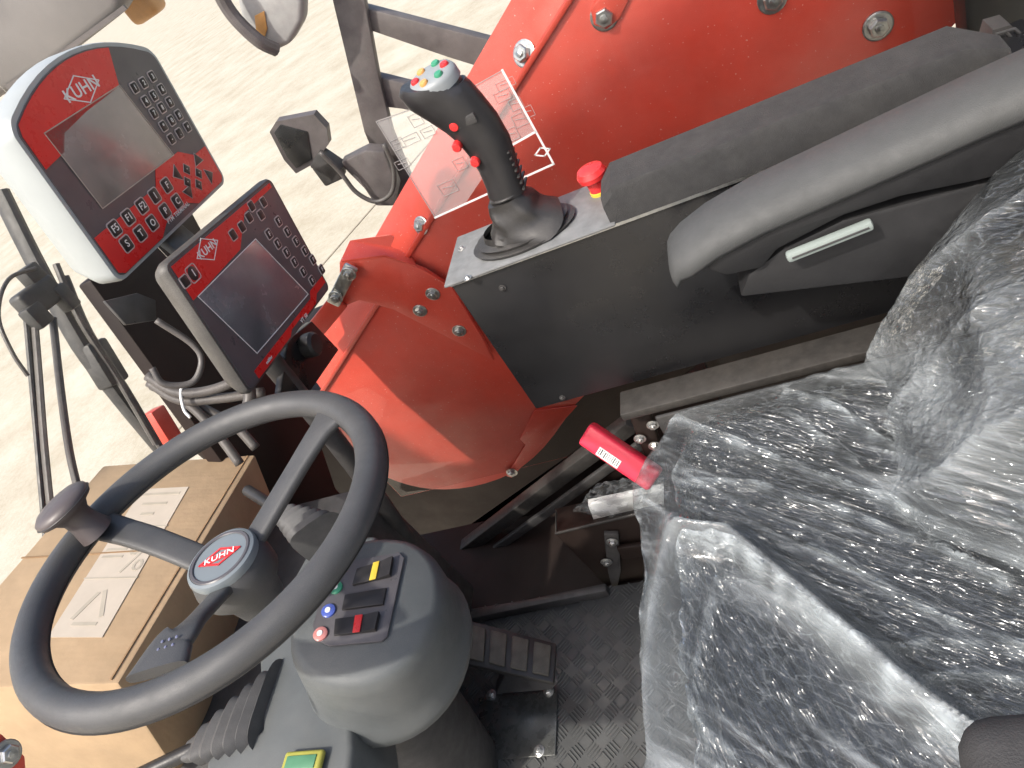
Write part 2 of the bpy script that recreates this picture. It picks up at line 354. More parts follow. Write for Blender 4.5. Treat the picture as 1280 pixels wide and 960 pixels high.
# machine body in the shade behind the chute
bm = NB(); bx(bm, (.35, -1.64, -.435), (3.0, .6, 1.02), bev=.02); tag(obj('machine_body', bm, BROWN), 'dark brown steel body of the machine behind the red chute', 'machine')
bm = NB(); bx(bm, (-.565, -1.03, .55), (.60, .05, 2.6), bev=.01); tag(obj('rear_pillar', bm, BLK), 'black rear cab pillar behind the end of the padded console', 'pillar')
# dark front corner panel
bm = NB(); prism(bm, [on(*p, x=.98) for p in ((112, 350), (235, 255), (330, 430), (372, 480), (398, 545), (420, 610), (500, 700), (470, 760), (330, 650))], (.03, 0, 0), .004)
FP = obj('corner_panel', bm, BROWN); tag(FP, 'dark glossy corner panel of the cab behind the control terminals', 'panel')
# ================================================================== WINDOWS
t = thing('side_window', 'clear side window beyond the joystick console with a printed sticker', 'window', (.45, -.97, .05))
bm = NB(); bx(bm, (.25, -.97, .75), (1.42, .005, 1.4), bev=.001); obj('pane', bm, GLASS, t)
dq = [on(*p, y=-.966) for p in ((585, 112), (628, 88), (692, 205), (544, 272), (470, 152))]
dn = V((0, 1, 0))
bm = NB(); strip(bm, [dq[1], dq[2], dq[3]], .003, .0006, dn)
strip(bm, [on(653, 176, y=-.966), on(690, 163, y=-.966)] and [on(625, 190, y=-.966), on(669, 165, y=-.966)], .003, .0006, dn)
st_ = obj('sticker', bm, LINE, t)
SF = bpy.data.materials.new('hazy_sticker_film'); SF.use_nodes = True; n_s = SF.node_tree; n_s.nodes.remove(n_s.nodes['Principled BSDF'])
tr_ = n_s.nodes.new('ShaderNodeBsdfTransparent'); df_ = n_s.nodes.new('ShaderNodeBsdfDiffuse'); df_.inputs[0].default_value = (.8, .78, .76, 1); mx_ = n_s.nodes.new('ShaderNodeMixShader'); mx_.inputs[0].default_value = .16
n_s.links.new(tr_.outputs[0], mx_.inputs[1]); n_s.links.new(df_.outputs[0], mx_.inputs[2]); n_s.links.new(mx_.outputs[0], n_s.nodes['Material Output'].inputs[0])
bm = NB(); prism(bm, [p+V((0, -.0008, 0)) for p in (dq[0], dq[1], on(669, 165, y=-.966), on(625, 190, y=-.966), on(580, 257, y=-.966), dq[3], dq[4])], (0, -.0003, 0)); obj('sticker_film', bm, SF, t)
FAINT = mat('faint_print', (.33, .31, .30), .6)
bm = NB(); strip(bm, [dq[3], dq[4], dq[0], dq[1]], .0012, .0005, dn)
for px, py, ww, hh in ((535, 165, 9, 6), (520, 150, 8, 8), (512, 175, 14, 6), (497, 180, 9, 7), (503, 205, 10, 6), (645, 130, 8, 7), (650, 150, 9, 8), (628, 120, 10, 6), (660, 140, 7, 7), (575, 205, 8, 8), (560, 235, 12, 9), (607, 140, 9, 6), (640, 168, 8, 8), (632, 105, 12, 5)):
    c = on(px, py, y=-.966); s = .0011
    P = [c+V((-ww*s, 0, -hh*s)), c+V((ww*s, 0, -hh*s)), c+V((ww*s, 0, hh*s)), c+V((-ww*s, 0, hh*s))]
    strip(bm, P, .0006, .0004, dn, True); strip(bm, [c+V((-ww*s*.6, 0, 0)), c+V((ww*s*.6, 0, hh*s*.3))], .0009, .0004, dn)
obj('sticker_print', bm, FAINT, t)
c = on(678, 190, y=-.966); bm = NB(); strip(bm, [c+V((0, 0, .007)), c+V((.012, 0, 0)), c+V((0, 0, -.007)), c+V((-.012, 0, 0))], .002, .0005, dn, True); obj('sticker_logo', bm, LINE, t)
t = thing('windscreen', 'clear front windscreen pane beyond the cardboard box', 'window', (1.62, -.5, .1))
bm = NB(); bx(bm, (1.62, -.30, .70), (.005, 2.4, 2.0), bev=.001); obj('pane', bm, GLASS, t)
# ================================================================== RED LOADER CHUTE
Y0 = -1.15
t = thing('loader_chute', 'large red painted steel loading chute running past the side window', 'chute', (.6, Y0, -.1)); CH = t
e1, e2 = on(713, 0, y=Y0), on(398, 498, y=Y0); dd = (e2-e1).normalized()
top0 = e1 - dd*.9
low = [on(*p, y=Y0) for p in ((396, 520), (420, 550), (455, 582), (495, 602), (540, 612), (590, 609), (640, 592), (680, 560), (720, 506))]
back = on(1225, 0, y=Y0); db = (back-low[-1]).normalized()
outl = [top0, e2] + catmull(low, 3) + [back+db*.6]
bm = NB(); prism(bm, outl, (0, -.16, 0), .004, 2); obj('side_plate', bm, RED, t)
nrm = V((-dd.z, 0, dd.x)); nrm = nrm if nrm.z > 0 else -nrm
# folded flange along the upper edge, turned outwards, with a raised lip
fl = nrm*.070+V((0, -.055, 0)); fnn = dd.cross(fl).normalized(); fnn = fnn if fnn.y > 0 else -fnn
bm = NB(); prism(bm, [e2-dd*.03, top0, top0+fl, e2-dd*.03+fl], -fnn*.006, .002); obj('top_flange', bm, RED, t)
bm = NB(); bar(bm, e2-dd*.03+fnn*.003, top0+fnn*.003, .010, .010, bev=.003); obj('edge_lip', bm, RED, t)
for p, r_2 in (((656, 67), .014), ((527, 282), .012)): bolt(t, onp(*p, e1+fnn*.001, fnn), fnn, r_2)
for p in ((1097, 32), (755, 20), (965, -2)): bolt(t, on(*p, y=Y0), Yp, .014)
bm = NB(); prism(bm, [on(*p, y=Y0) for p in ((738, 10), (765, -30), (800, -30), (775, 22), (758, 36), (742, 30))], (0, .006, 0), .003); obj('gusset', bm, RED, t)
# weld plates on the round end, drawn proud
bm = NB(); prism(bm, [on(*p, y=Y0) for p in ((668, 512), (722, 506), (640, 596), (633, 594), (657, 555), (650, 548))], (0, .004, 0), .002); obj('weld_plate', bm, RED, t)
bolt(t, on(640, 590, y=Y0+.005), Yp, .010)
# bracket holding the terminal arm
t2 = thing('red_bracket', 'folded red steel bracket bolted to the chute beside the lower terminal', 'bracket', on(480, 370, y=Y0+.03))
bm = NB(); prism(bm, [on(*p, y=Y0+.03) for p in ((424, 328), (480, 320), (530, 338), (565, 360), (604, 425), (618, 452), (540, 412), (491, 387), (449, 376), (425, 386))], (0, -.012, 0), .003); obj('plate', bm, RED, t2)
bm = NB(); prism(bm, [on(425, 326, y=Y0+.03), on(480, 318, y=Y0+.03), on(520, 332, y=Y0+.03), on(512, 312, y=Y0-.03), on(488, 295, y=Y0-.03), on(437, 300, y=Y0-.03)], (0, 0, -.006), .002); obj('top_fold', bm, RED, t2)
for p in ((525, 388), (541, 367), (574, 413)): bolt(t2, on(*p, y=Y0+.03), Yp, .010)
bm = NB(); a, b = on(440, 332, y=Y0+.045), on(416, 380, y=Y0+.045); bar(bm, a, b, .028, .008, up=Yp, bev=.004); obj('link', bm, STEEL, t2)
for p in ((436, 342), (420, 371)): bolt(t2, on(*p, y=Y0+.05), Yp, .010)
bm = NB(); bar(bm, on(424, 376, y=Y0+.035), on(380, 430, y=Y0+.035), .04, .008, up=Yp, bev=.003); obj('arm', bm, RED, t2)
# ================================================================== CONSOLE
YC = -.72
t = thing('joystick_console', 'black box console with grey joystick plate and padded top', 'console', (.1, -.78, .44))
bm = NB(); bx(bm, (.063, -.776, .563), (.666, .106, .25), bev=.003); obj('body', bm, BLK, t)
bm = NB(); prism(bm, [V((.402, -.717, .689)), V((.402, -.829, .689)), V((.17, -.829, .689)), V((.17, -.717, .689))], (0, 0, .004), .0018); pl = obj('joystick_plate', bm, PLATE, t)
for p in ((585, 348), (577, 311)): bolt(t, on(*p, z=.693), Z, .0035, 'screw')
bm = NB(); loft(bm, [[V((x, y, z)) for y, z in ((-.722, .690), (-.722, .724), (-.728, .732), (-.776, .733), (-.785, .728), (-.785, .690))] for x in (.172, .165)] and
     [[V((xx, y, z)) for (y, z) in pr] for xx, pr in (
        (.176, ((-.722, .690), (-.722, .714), (-.730, .722), (-.770, .722), (-.785, .712), (-.785, .690))),
        (.160, ((-.720, .690), (-.720, .727), (-.724, .734), (-.779, .735), (-.787, .728), (-.787, .690))),
        (-.190, ((-.720, .690), (-.720, .727), (-.724, .734), (-.779, .735), (-.787, .728), (-.787, .690))),
        (-.225, ((-.720, .690), (-.720, .712), (-.724, .718), (-.75, .720), (-.757, .715), (-.757, .690))))]); obj('pad', bm, FOAM, t)
for p in ((628, 360), (703, 497), (850, 290)): bolt(t, on(*p, y=-.7225), Yp, .0032, 'screw', BLKM)
bm = NB(); bx(bm, (.063, -.7215, .6885), (.664, .003, .004)); obj('top_edge', bm, STEEL, t)
# emergency stop
c = on(737, 238, z=.70); c = V((.190, -.800, .693))
t = thing('emergency_stop', 'red mushroom stop button on the joystick plate beside the pad', 'button', c)
bm = NB(); lathe(bm, [(.012, 0), (.012, .004), (.010, .005), (0, .005)], frame(c, Xp, Yp)); obj('collar', bm, YEL, t)
bm = NB(); lathe(bm, [(.011, .004), (.0115, .018), (.018, .022), (.019, .028), (.016, .034), (.008, .036), (0, .0365)], frame(c, Xp, Yp)); obj('knob', bm, BTN_R, t)
# joystick
yj = -.77
base = V((.292, yj, .693))
t = thing('joystick', 'black multi-button joystick with six coloured buttons on its grey head', 'joystick', base)
bm = NB(); prof = [(.062, .0), (.064, .004), (.055, .006), (.057, .010), (.046, .012), (.043, .020)]
lathe(bm, prof, frame(base, Xp, Yp), 32, 1.12, .72); obj('boot_flange', bm, RUB, t)
loops = []
for k in range(11):
    s = k/10; c = base.lerp(on(634, 243, y=yj), s)+V((0, 0, .010*(1-s)))
    rx = (.016*(1-s)**2.2+.029-.006*s**3)*(1+.04*math.sin(s*11)); ry = (.012*(1-s)**2.+.026-.004*s**3)*(1+.04*math.sin(s*11+1)); c = c+V((-.014*(1-s)**1.5+.004*s, 0, 0))
    loops.append([c+V((rx*math.copysign(abs(math.cos(a))**.62, math.cos(a))*(1+.10*math.sin(3*a+s*5)*(1-s*.5)), ry*math.copysign(abs(math.sin(a))**.62, math.sin(a))*(1+.10*math.sin(4*a+s*7)*(1-s*.5)), .008*math.sin(2*a+1)*(1-s))) for a in [2*PI*i/28 for i in range(28)]])
bm = NB(); loft(bm, loops); obj('boot', bm, RUB, t, ang=60)
bm = NB(); tube(bm, [on(634, 243, y=yj)+V((.021*math.cos(a), .020*math.sin(a), .004*math.sin(a))) for a in [2*PI*i/12 for i in range(13)]], .0022, 8, 3); obj('boot_clamp', bm, RUB, t)
# grip: lofted sections placed along the curved handle
cl = [(634, 240, 20, 20), (630, 228, 19, 19), (622, 205, 20, 19), (611, 181, 22.5, 20), (596, 159, 24, 21), (579, 141, 25.5, 22.5), (561, 126, 28, 23), (546, 116, 31, 24), (538, 109, 31, 24.5), (537, 102, 28, 23)]
loops = []; PX = 1.08/900
for i, (px, py, a, b) in enumerate(cl):
    c = on(px, py, y=yj)
    p0 = on(*cl[max(i-1, 0)][:2], y=yj); p1 = on(*cl[min(i+1, len(cl)-1)][:2], y=yj); d = (p1-p0).normalized()
    if i >= 6: d = d.lerp(V((-.25, .1, 1)).normalized(), min(1, (i-5)*.3)).normalized()
    sdir = d.cross(Yp).normalized(); sdir = sdir if sdir.x > 0 else -sdir
    loops.append([c + sdir*(a*PX*math.cos(q)*(1.0 if math.cos(q) < 0 else 1.0)) + Yp*(b*.86*PX*math.sin(q)) for q in [2*PI*k/28 for k in range(28)]])
bm = NB(); loft(bm, loops); obj('grip', bm, mat('black_grip', (.022, .021, .022), .38, var=.2, vs=40, bump=.05, bs=900), t, ang=60)
hn = V((-.25, .18, 1)).normalized(); hc = on(541, 100, y=yj)+hn*.005; hm = frame(hc, Xp, z=hn)
bm = NB(); lathe(bm, [(.029, -.012), (.0285, -.003), (.026, .0015), (.02, .003), (0, .0035)], hm, 32, 1.02, .84); obj('head', bm, mat('grey_head', (.23, .25, .26), .45, var=.06), t, ang=60)
for (px, py), mm in zip(((547, 86), (563, 91), (568, 101), (560, 108), (543, 105), (535, 94)), (BTN_O, BTN_R, BTN_O, BTN_G, BTN_R, BTN_G)):
    pass
for k in range(6):
    a = 2*PI*k/6+.2; c = hm @ V((.0185*math.cos(a), .0150*math.sin(a), .002)); bm = NB(); lathe(bm, [(.0052, 0), (.0052, .002), (.0042, .0036), (0, .004)], frame(c, Xp, z=hn), 16)
    obj('button', bm, (BTN_R, BTN_O, BTN_G, BTN_R, BTN_G, BTN_O)[k], t)
gn = V((.25, 1, .1)).normalized()
for px, py in ((568, 158), (571, 184), (594, 203)):
    c = on(px, py, y=yj+.0205); bm = NB(); lathe(bm, [(.0058, -.006), (.0058, .001), (.0045, .003), (0, .0036)], frame(c, Xp, z=Yp), 16); obj('trigger_button', bm, BTN_R, t)
c = on(580, 152, y=yj+.0195); bm = NB(); m_ = frame(c, on(592, 147, y=yj+.0195)-on(566, 158, y=yj+.0195), z=Yp); bx(bm, (0, 0, 0), (.030, .012, .006), m_, .002); obj('switch_recess', bm, BLKM, t)
for k in range(7):
    px, py = 633+k*3.2, 186+k*7.5; bm = NB()
    c = on(px, py, y=yj); bar(bm, c+V((-.004, -.014, 0)), c+V((-.004, .014, 0)), .004, .0025, bev=.001); obj('grip_rib', bm, RUB, t)
# wire basket behind the pad
c = on(1255, 62, y=-.80); t = thing('wire_basket', 'small grey wire basket behind the padded console end', 'basket', c)
bm = NB(); W_ = [(1238, 70), (1246, 42), (1268, 36), (1290, 55), (1275, 75)]
P = [on(*p, y=-.80) for p in W_]; tube(bm, P+[P[0]], .0018, 8, 0); tube(bm, [(P[1]+P[2])/2, (P[3]+P[4])/2], .0015, 6, 0); tube(bm, [(P[1]+P[0])/2, (P[2]+P[3])/2], .0015, 6, 0); obj('wire', bm, GREYB, t)
bm = NB(); prism(bm, [p+V((0, -.01, 0)) for p in P], (0, -.03, 0)); obj('liner', bm, BLKM, t)
# ================================================================== SEAT
t = thing('driver_seat', 'black driver seat with grey padded armrests under clear plastic film', 'seat', (0, -.38, .1)); SEAT = t
def rounded_block(lo, hi, r, seg=4): bm = NB(); bx(bm, (V(lo)+V(hi))/2, V(hi)-V(lo), bev=r, seg=seg); return bm
obj('cushion', rounded_block((-.22, -.605, .34), (.175, -.08, .45), .045), SEATF, t, 60)
obj('bolster', rounded_block((-.2, -.605, .40), (.13, -.53, .468), .033), SEATF, t, 60)
obj('bolster', rounded_block((-.2, -.18, .40), (.16, -.08, .468), .033), SEATF, t, 60)
bm = rounded_block((-.32, -.61, .42), (-.175, -.08, 1.12), .05); bmesh.ops.rotate(bm, cent=V((-.25, 0, .45)), matrix=Matrix.Rotation(math.radians(-9), 3, 'Y'), verts=bm.verts); obj('backrest', bm, SEATF, t, 60)
bm = rounded_block((-.2, -.55, .10), (.15, -.13, .35), .02); obj('base', bm, BLKM, t)
# armrest lofted along x: soft grey top over a dark side
prof = [(.118, .668, .679), (.114, .668, .686), (.108, .662, .694), (.095, .655, .700), (.065, .640, .712), (.02, .620, .722), (-.05, .612, .730), (-.11, .612, .737), (-.17, .620, .744), (-.26, .63, .752), (-.36, .64, .760)]
loops = []; side = []
for x, zb, zt in prof:
    k = 1 if x < .1 else .8
    yo, yi = -.672*1, -.600
    h = min(.016, (zt-zb)*.45)
    sec = [(yo, zt-.020*1), (yo+.002, zt-.006), (yo+.010, zt), ((yo+yi)/2, zt+.002), (yi-.012, zt-.002), (yi-.002, zt-.010), (yi+.002, zt-.022), (yi-.004, zt-.030), ((yo+yi)/2, zt-.031), (yo+.004, zt-.030)]
    if x > .116: sec = [((y-(yo+yi)/2)*.45+(yo+yi)/2, (z-zt+.014)*.5+zt-.014) for y, z in sec]
    elif x > .1: sec = [((y-(yo+yi)/2)*.8+(yo+yi)/2, z) for y, z in sec]
    loops.append([V((x, y, z)) for y, z in sec])
bm = NB(); loft(bm, loops); obj('armrest_top', bm, ARMG, t, 70)
low = [(.080, .672), (.065, .657), (.03, .652), (.012, .668), (-.05, .682), (-.10, .682), (-.16, .672), (-.30, .66), (-.36, .66)]
up = [(-.36, .740), (-.17, .722), (-.05, .706), (.02, .698), (.058, .690), (.072, .684)]
bm = NB(); prism(bm, [V((x, -.606, z)) for x, z in low+up], (0, -.058, 0), .004); obj('armrest_side', bm, ARMD, t)
bm = NB(); prism(bm, [V((x, -.612, z)) for x, z in [(.06, .62), (.045, .645), (.005, .664), (-.05, .673), (-.16, .665), (-.3, .65), (-.3, .60), (-.1, .58)]], (0, -.04, 0), .004); obj('armrest_support', bm, ARMD, t)
a, b = on(983, 322, y=-.598), on(1091, 279, y=-.598); bm = NB(); bar(bm, a, b, .010, .010, up=Yp, bev=.003); lv = obj('armrest_lever', bm, mat('pale_grey_lever', (.24, .28, .265), .4, var=.05), t)
bm = NB(); bar(bm, a.lerp(b, .06)+V((0, .0045, .0005)), a.lerp(b, .95)+V((0, .0045, .0005)), .002, .003, up=Yp, bev=.0005); obj('lever_groove', bm, GREYB, lv)
# left armrest end, close by
bm = NB(); c = on(1300, 945, z=.735)
bx(bm, (c.x-.10, c.y+.02, .715), (.26, .085, .04), bev=.018, seg=4); obj('armrest_pad', bm, mat('dark_armrest_pad', (.035, .034, .034), .7, var=.15, vs=50, bump=.35, bs=800), t, 60)
# ---- film
def hits(pts, z): return [on(*p, z=z) for p in pts]
folds = []
def fold(pts, z, h, wd, milk): folds.append(([V((p.x, p.y)) for p in hits(pts, z)], h, wd, milk))
fold([(846, 648), (905, 652), (965, 700), (1040, 760), (1120, 830), (1215, 900), (1290, 960)], .53, .050, .013, .40)
fold([(846, 648), (830, 700), (815, 760), (805, 850), (790, 960)], .50, .020, .012, .30)
fold([(905, 652), (880, 740), (850, 850), (830, 960)], .49, .012, .007, .22)
fold([(960, 470), (1040, 500), (1120, 545), (1280, 640)], .49, .014, .007, .30)
fold([(870, 535), (960, 560), (1100, 610), (1290, 690)], .48, .012, .006, .28)
fold([(835, 590), (940, 592), (1050, 625), (1290, 720)], .48, .010, .005, .25)
fold([(980, 510), (1060, 560), (1150, 650), (1290, 740)], .48, .008, .005, .2)
fold([(1010, 670), (1100, 720), (1200, 770), (1290, 800)], .48, .011, .005, .3)
fold([(1080, 805), (1160, 790), (1290, 800)], .48, .010, .005, .25)
fold([(1120, 850), (1190, 830), (1290, 840)], .48, .009, .005, .25)
fold([(880, 900), (930, 960)], .46, .008, .005, .2)
fold([(860, 860), (900, 960)], .46, .010, .005, .2)
def segd(p, L):
    best = 9
    for a, b in zip(L, L[1:]):
        d = b-a; t_ = max(0, min(1, (p-a).dot(d)/d.length_squared)); best = min(best, (p-(a+d*t_)).length)
    return best
rg = folds[0][0]
def film_z(x, y):
    p = V((x, y)); z = .458; mk = .008
    z += .02*math.exp(-((y+.57)/.035)**2)
    for L, h, wd, m_ in folds:
        d = segd(p, L)
        if d < wd*4:
            e = math.exp(-(d/wd)**1.5); z += h*e; mk += m_*e*(.55+.9*noise.noise(V((x*60, y*60, 3))))
    n1 = noise.ridged_multi_fractal(V(((x+y*.8)*22, (y-x*.8)*62, 1.3)), 1, 2.1, 4, 1, 2)
    n2 = noise.noise(V((x*9, y*9, .4)))
    z += .0022*(n1-1.1) + .005*n2
    mk += max(0, (n1-1.6))*.10
    return z, max(.02, min(.75, mk))
def add_milk(o, mk, zone=None, crumple=None):
    a3 = o.data.attributes.new('crumple', 'FLOAT', 'POINT'); a3.data.foreach_set('value', crumple or [.8]*len(mk))
    a2 = o.data.attributes.new('zone', 'FLOAT', 'POINT'); a2.data.foreach_set('value', zone or [0.]*len(mk))

    at = o.data.attributes.new('milk', 'FLOAT', 'POINT'); at.data.foreach_set('value', mk)
t = thing('plastic_seat_cover', 'crinkled clear plastic film draped over the black driver seat', 'plastic film', (0, -.38, .12))
bm = NB(); mk = []; zn = []; cu_ = []; NX, NY = 190, 190; G = []
for i in range(NX):
    row = []; s = -.34 + (.80)*i/(NX-1)        # s<0: hanging in front of the cushion
    for j in range(NY):
        y = -.66+.62*j/(NY-1)
        if s < -.0:
            f = -s; x0 = .192+.012*noise.noise(V((y*14, s*5, 2)))+.010*noise.noise(V((y*40, s*6, 5)))
            corner = max(0, (-.50-y)/.16); x0 -= .10*corner**2
            z, m_ = film_z(.20-.10*corner**2, y); z = z-.012-f*.92; x = x0+.03*f
            m_ = .16+.3*max(0, noise.noise(V((y*50, s*10, 9))))
        else:
            x = .192-s; 
            corner = max(0, (-.50-y)/.16); 
            if s < .1: x -= .10*corner**2*(1-s/.1)
            z, m_ = film_z(x, y)
            if s < .03: z -= .012*(1-s/.03)**2
        e = max(0, (-.605-y)); z -= e*2.4; yy = y+e*.55
        row.append(bm.verts.new((x, yy, z))); mk.append(max(.01, min(.8, m_)))
        cu_.append(max(.4, min(1, .95+.7*noise.noise(V((x*13, y*13, 8))))))
        zn.append(1. if (x-.169)*.203+(y+.425)*.19 > 0 else 0.)
    G.append(row)
for i in range(NX-1):
    for j in range(NY-1): bm.faces.new((G[i][j], G[i][j+1], G[i+1][j+1], G[i+1][j]))
o = obj('cushion_film', bm, FILM, t, 0); add_milk(o, mk, zn, cu_)
# loose veil hanging clear of the cushion
bm = NB(); mk = []; cu_ = []; zn = []; G = []; NX, NY = 170, 190
for i in range(NX):
    s = -.36+.80*i/(NX-1); row = []
    for j in range(NY):
        y = -.655+.62*j/(NY-1); corner = max(0, (-.48-y)/.175)
        def veil(xx):
            p = V((xx, y)); fe = max(.22, min(1, (xx-.06)/.12, 9)); fe = max(fe, .9*min(1, max(0, (-.50-y)/.06))); zz = .480+.012*fe; mm = .002+.022*fe; pk = max(0, .25+1.3*noise.noise(V((xx*8, y*8, 21))))
            for L, h, wd, m_ in folds[:2]:
                d = segd(p, L)
                if d < wd*5: e = math.exp(-(d/(wd*.9))**1.4); zz += h*.8*e; mm += m_*.5*e*(.7+.5*noise.noise(V((xx*40, y*40, 3))))
            al, ac = xx*.79-y*.61, xx*.61+y*.79      # along and across the pull of the film
            f1 = 1-abs(noise.noise(V((al*5, ac*34, 2.2))))*2.2; f2 = 1-abs(noise.noise(V((al*8, ac*75, 6.1))))*2.4
            zz += (.006*max(0, f1)**3+.002*max(0, f2)**3)*pk+.007*noise.noise(V((xx*7, y*7, 1)))
            mm += (.30*max(0, f1)**9+.16*max(0, f2)**10)*min(1, pk)
            return zz, mm
        if s < 0:
            f = -s; zz, m_ = veil(.20); x = .224-.10*corner**2+.02*noise.noise(V((y*9, s*4, 2)))+.004*noise.noise(V((y*30, s*5, 5)))+.06*f
            z = zz-.010-f*.95; q_ = 1-abs(noise.noise(V((y*26, s*4, 9))))*2.2; m_ = .05+.22*max(0, q_)**8
        else:
            x = .224-s-(.10*corner**2*max(0, 1-s/.12)); z, m_ = veil(x)
            if s < .04: z -= .010*(1-s/.04)**2
        e = max(0, (-.600-y)); z -= e*2.0; yy = y+e*.45
        row.append(bm.verts.new((x, yy, z))); mk.append(max(.02, min(.6, m_))); cu_.append(.10); zn.append(0.)
    G.append(row)
for i in range(NX-1):
    for j in range(NY-1): bm.faces.new((G[i][j], G[i][j+1], G[i+1][j+1], G[i+1][j]))
o = obj('loose_film', bm, FILM2, t, 0); add_milk(o, mk, zn, cu_)
# loose film falling from the backrest and bulging on the cushion
bm = NB(); mk = []; G = []; cu_ = []; NX, NY = 150, 150
def patch(u, v): return noise.noise(V((u, v, 3.3)))
for i in range(NX):
    s = i/(NX-1); row = []
    for j in range(NY):
        v = j/(NY-1); y = -.635+.60*v
        z = 1.02-.53*s + .02*noise.noise(V((y*6, s*3, 7)))
        x = -.165+.02*s-.10*(1-s)
        k = max(0, (s-.60)/.40)
        bz = max(0., min(1., (.58-v)/.18)); bz = bz*bz*(3-2*bz)
        x += (.105*k**1.2 + .030*math.sin(PI*k)*(.8+.5*v))*bz
        n1 = noise.ridged_multi_fractal(V((y*9+s*3.5, s*5-y*3, 4)), 1, 2, 3, 1, 2)
        x += .016*noise.noise(V((y*8, s*5, 1))) + .010*(n1-1.1)
        # long pulled folds running down the side
        fo_ = abs(math.sin((y*7+s*1.1+.25*noise.noise(V((y*5, s*4, 2))))*PI*1.6)); x += .012*(1-fo_)**2
        if v < .10: x -= .05*(1-v/.10)**2
        row.append(bm.verts.new((x, y, z)))
        m_ = .015+.06*k+.10*(1-fo_)**5+.30*max(0, patch(y*10, s*10))*(.25+k)+.05*max(0, n1-1.4)
        mk.append(max(.03, min(.55, m_))); cu_.append(max(.2, min(1., .68+.6*noise.noise(V((y*9, s*9, 12))))))
    G.append(row)
for i in range(NX-1):
    for j in range(NY-1): bm.faces.new((G[i][j], G[i][j+1], G[i+1][j+1], G[i+1][j]))
o = obj('backrest_film', bm, FILM2, t, 0); add_milk(o, mk, None, cu_)
# ================================================================== RAIL, BRACKET, HANDLE, TRAY
t = thing('seat_side_rail', 'dusty grey steel rail under the console with bolted black end bracket', 'rail', (.1, -.69, .44))
bm = NB(); bx(bm, (.02, -.692, .430), (.49, .046, .014), bev=.003); obj('rail', bm, RAILM, t)
bm = NB(); bx(bm, (.0, -.664, .405), (.44, .006, .035), bev=.002); obj('lip', bm, GREYB, t)
bm = NB(); prism(bm, [on(*p, y=-.692) for p in ((783, 512), (808, 500), (835, 590), (818, 605))], (0, -.02, 0), .004); obj('bracket', bm, BROWN, t)
for p in ((816, 531), (818, 557), (800, 548)): bolt(t, on(*p, y=-.688), Yp, .006)
a, b = on(732, 540, y=-.72), on(820, 600, y=-.66)
t = thing('red_grip_lever', 'pinkish red plastic block handle with barcode sticker below the console', 'handle', b)
bm = NB(); d_ = (b-a).normalized(); m_ = frame((a+b)/2, d_, z=V((.3, .6, .8))); ll = (b-a).length
bx(bm, (0, 0, 0), (ll, .038, .026), m_, .006, 3); obj('block', bm, PINK, t)
bm = NB(); bx(bm, (-.012, -.008, .0134), (.038, .014, .0008), m_); sk = obj('barcode_sticker', bm, PAPER, t)
bm = NB()
for k in range(11): bx(bm, (-.012-.016+k*.0032, -.008+(.001 if k % 3 else 0), .0140), (random.uniform(.0007, .0018), .010, .0006), m_)
obj('barcode_lines', bm, KEYM, sk)
t = thing('document_tray', 'dark brown metal tray bolted beside the seat, holding bagged papers', 'tray', (.38, -.72, .05))
fr_ = [on(*p, y=-.70) for p in ((694, 668), (815, 640))]
bm = NB(); prism(bm, [on(694, 668, y=-.70), on(830, 636, y=-.70), on(840, 760, y=-.70), on(770, 745, y=-.70)], (0, -.006, 0), .001); obj('front_plate', bm, BROWN, t)
bm = NB(); bar(bm, on(694, 667, y=-.699), on(832, 634, y=-.699), .004, .004, bev=.001); obj('edge', bm, RAILM, t)
bm = NB(); prism(bm, [on(694, 667, y=-.704), on(694, 636, y=-.80), on(810, 610, y=-.80), on(830, 636, y=-.704)], (0, 0, -.004)); obj('shelf', bm, BROWN, t)
bm = NB(); bar(bm, on(695, 638, y=-.72), on(695, 667, y=-.70), .002, .002, bev=0); obj('corner_edge', bm, RAILM, t)
bm = NB(); prism(bm, [on(*p, y=-.69) for p in ((755, 668), (773, 668), (776, 715), (768, 748), (760, 715))], (0, -.008, 0), .001); obj('strap', bm, BLKM, t)
for p in ((765, 677), (758, 702)): bolt(t, on(*p, y=-.688), Yp, .007)
bm = NB(); bar(bm, on(774, 690, y=-.688), on(830, 683, y=-.688), .035, .01, up=Yp, bev=.003); obj('cross_bar', bm, BROWN, t)
c = on(765, 635, y=-.73); t = thing('bagged_papers', 'white folded papers in a clear bag lying in the brown tray', 'papers', c)
P = [on(*p, y=-.725) for p in ((735, 632), (745, 658), (830, 640), (830, 612))]; bm = NB(); prism(bm, P, (0, -.012, .002), .001); obj('paper', bm, PAPER, t)
bm = NB(); GX, GY = 26, 18; G = []; mk = []
A, B, C_, D_ = [on(*p, y=-.715) for p in ((716, 640), (742, 662), (830, 648), (830, 588))]
T_ = on(745, 605, y=-.715)
for i in range(GX):
    row = []
    for j in range(GY):
        u, v = i/(GX-1), j/(GY-1); p = (A.lerp(T_, v)*(1-u) + B.lerp(C_, v)*u) if False else A.lerp(B, u*.5).lerp(C_, u)*(1-v)+T_.lerp(D_, u)*v
        p = p+V((0, .012*noise.noise(V((u*5, v*4, 2)))+.006*noise.noise(V((u*16, v*14, 2))), 0)); row.append(bm.verts.new(p)); mk.append(max(.03, min(.4, .12+.3*noise.noise(V((u*9, v*9, 1))))))
    G.append(row)
for i in range(GX-1):
    for j in range(GY-1): bm.faces.new((G[i][j], G[i][j+1], G[i+1][j+1], G[i+1][j]))
o = obj('bag', bm, FILM2, t, 0); add_milk(o, [q_*.35 for q_ in mk], None, [.10]*len(mk))
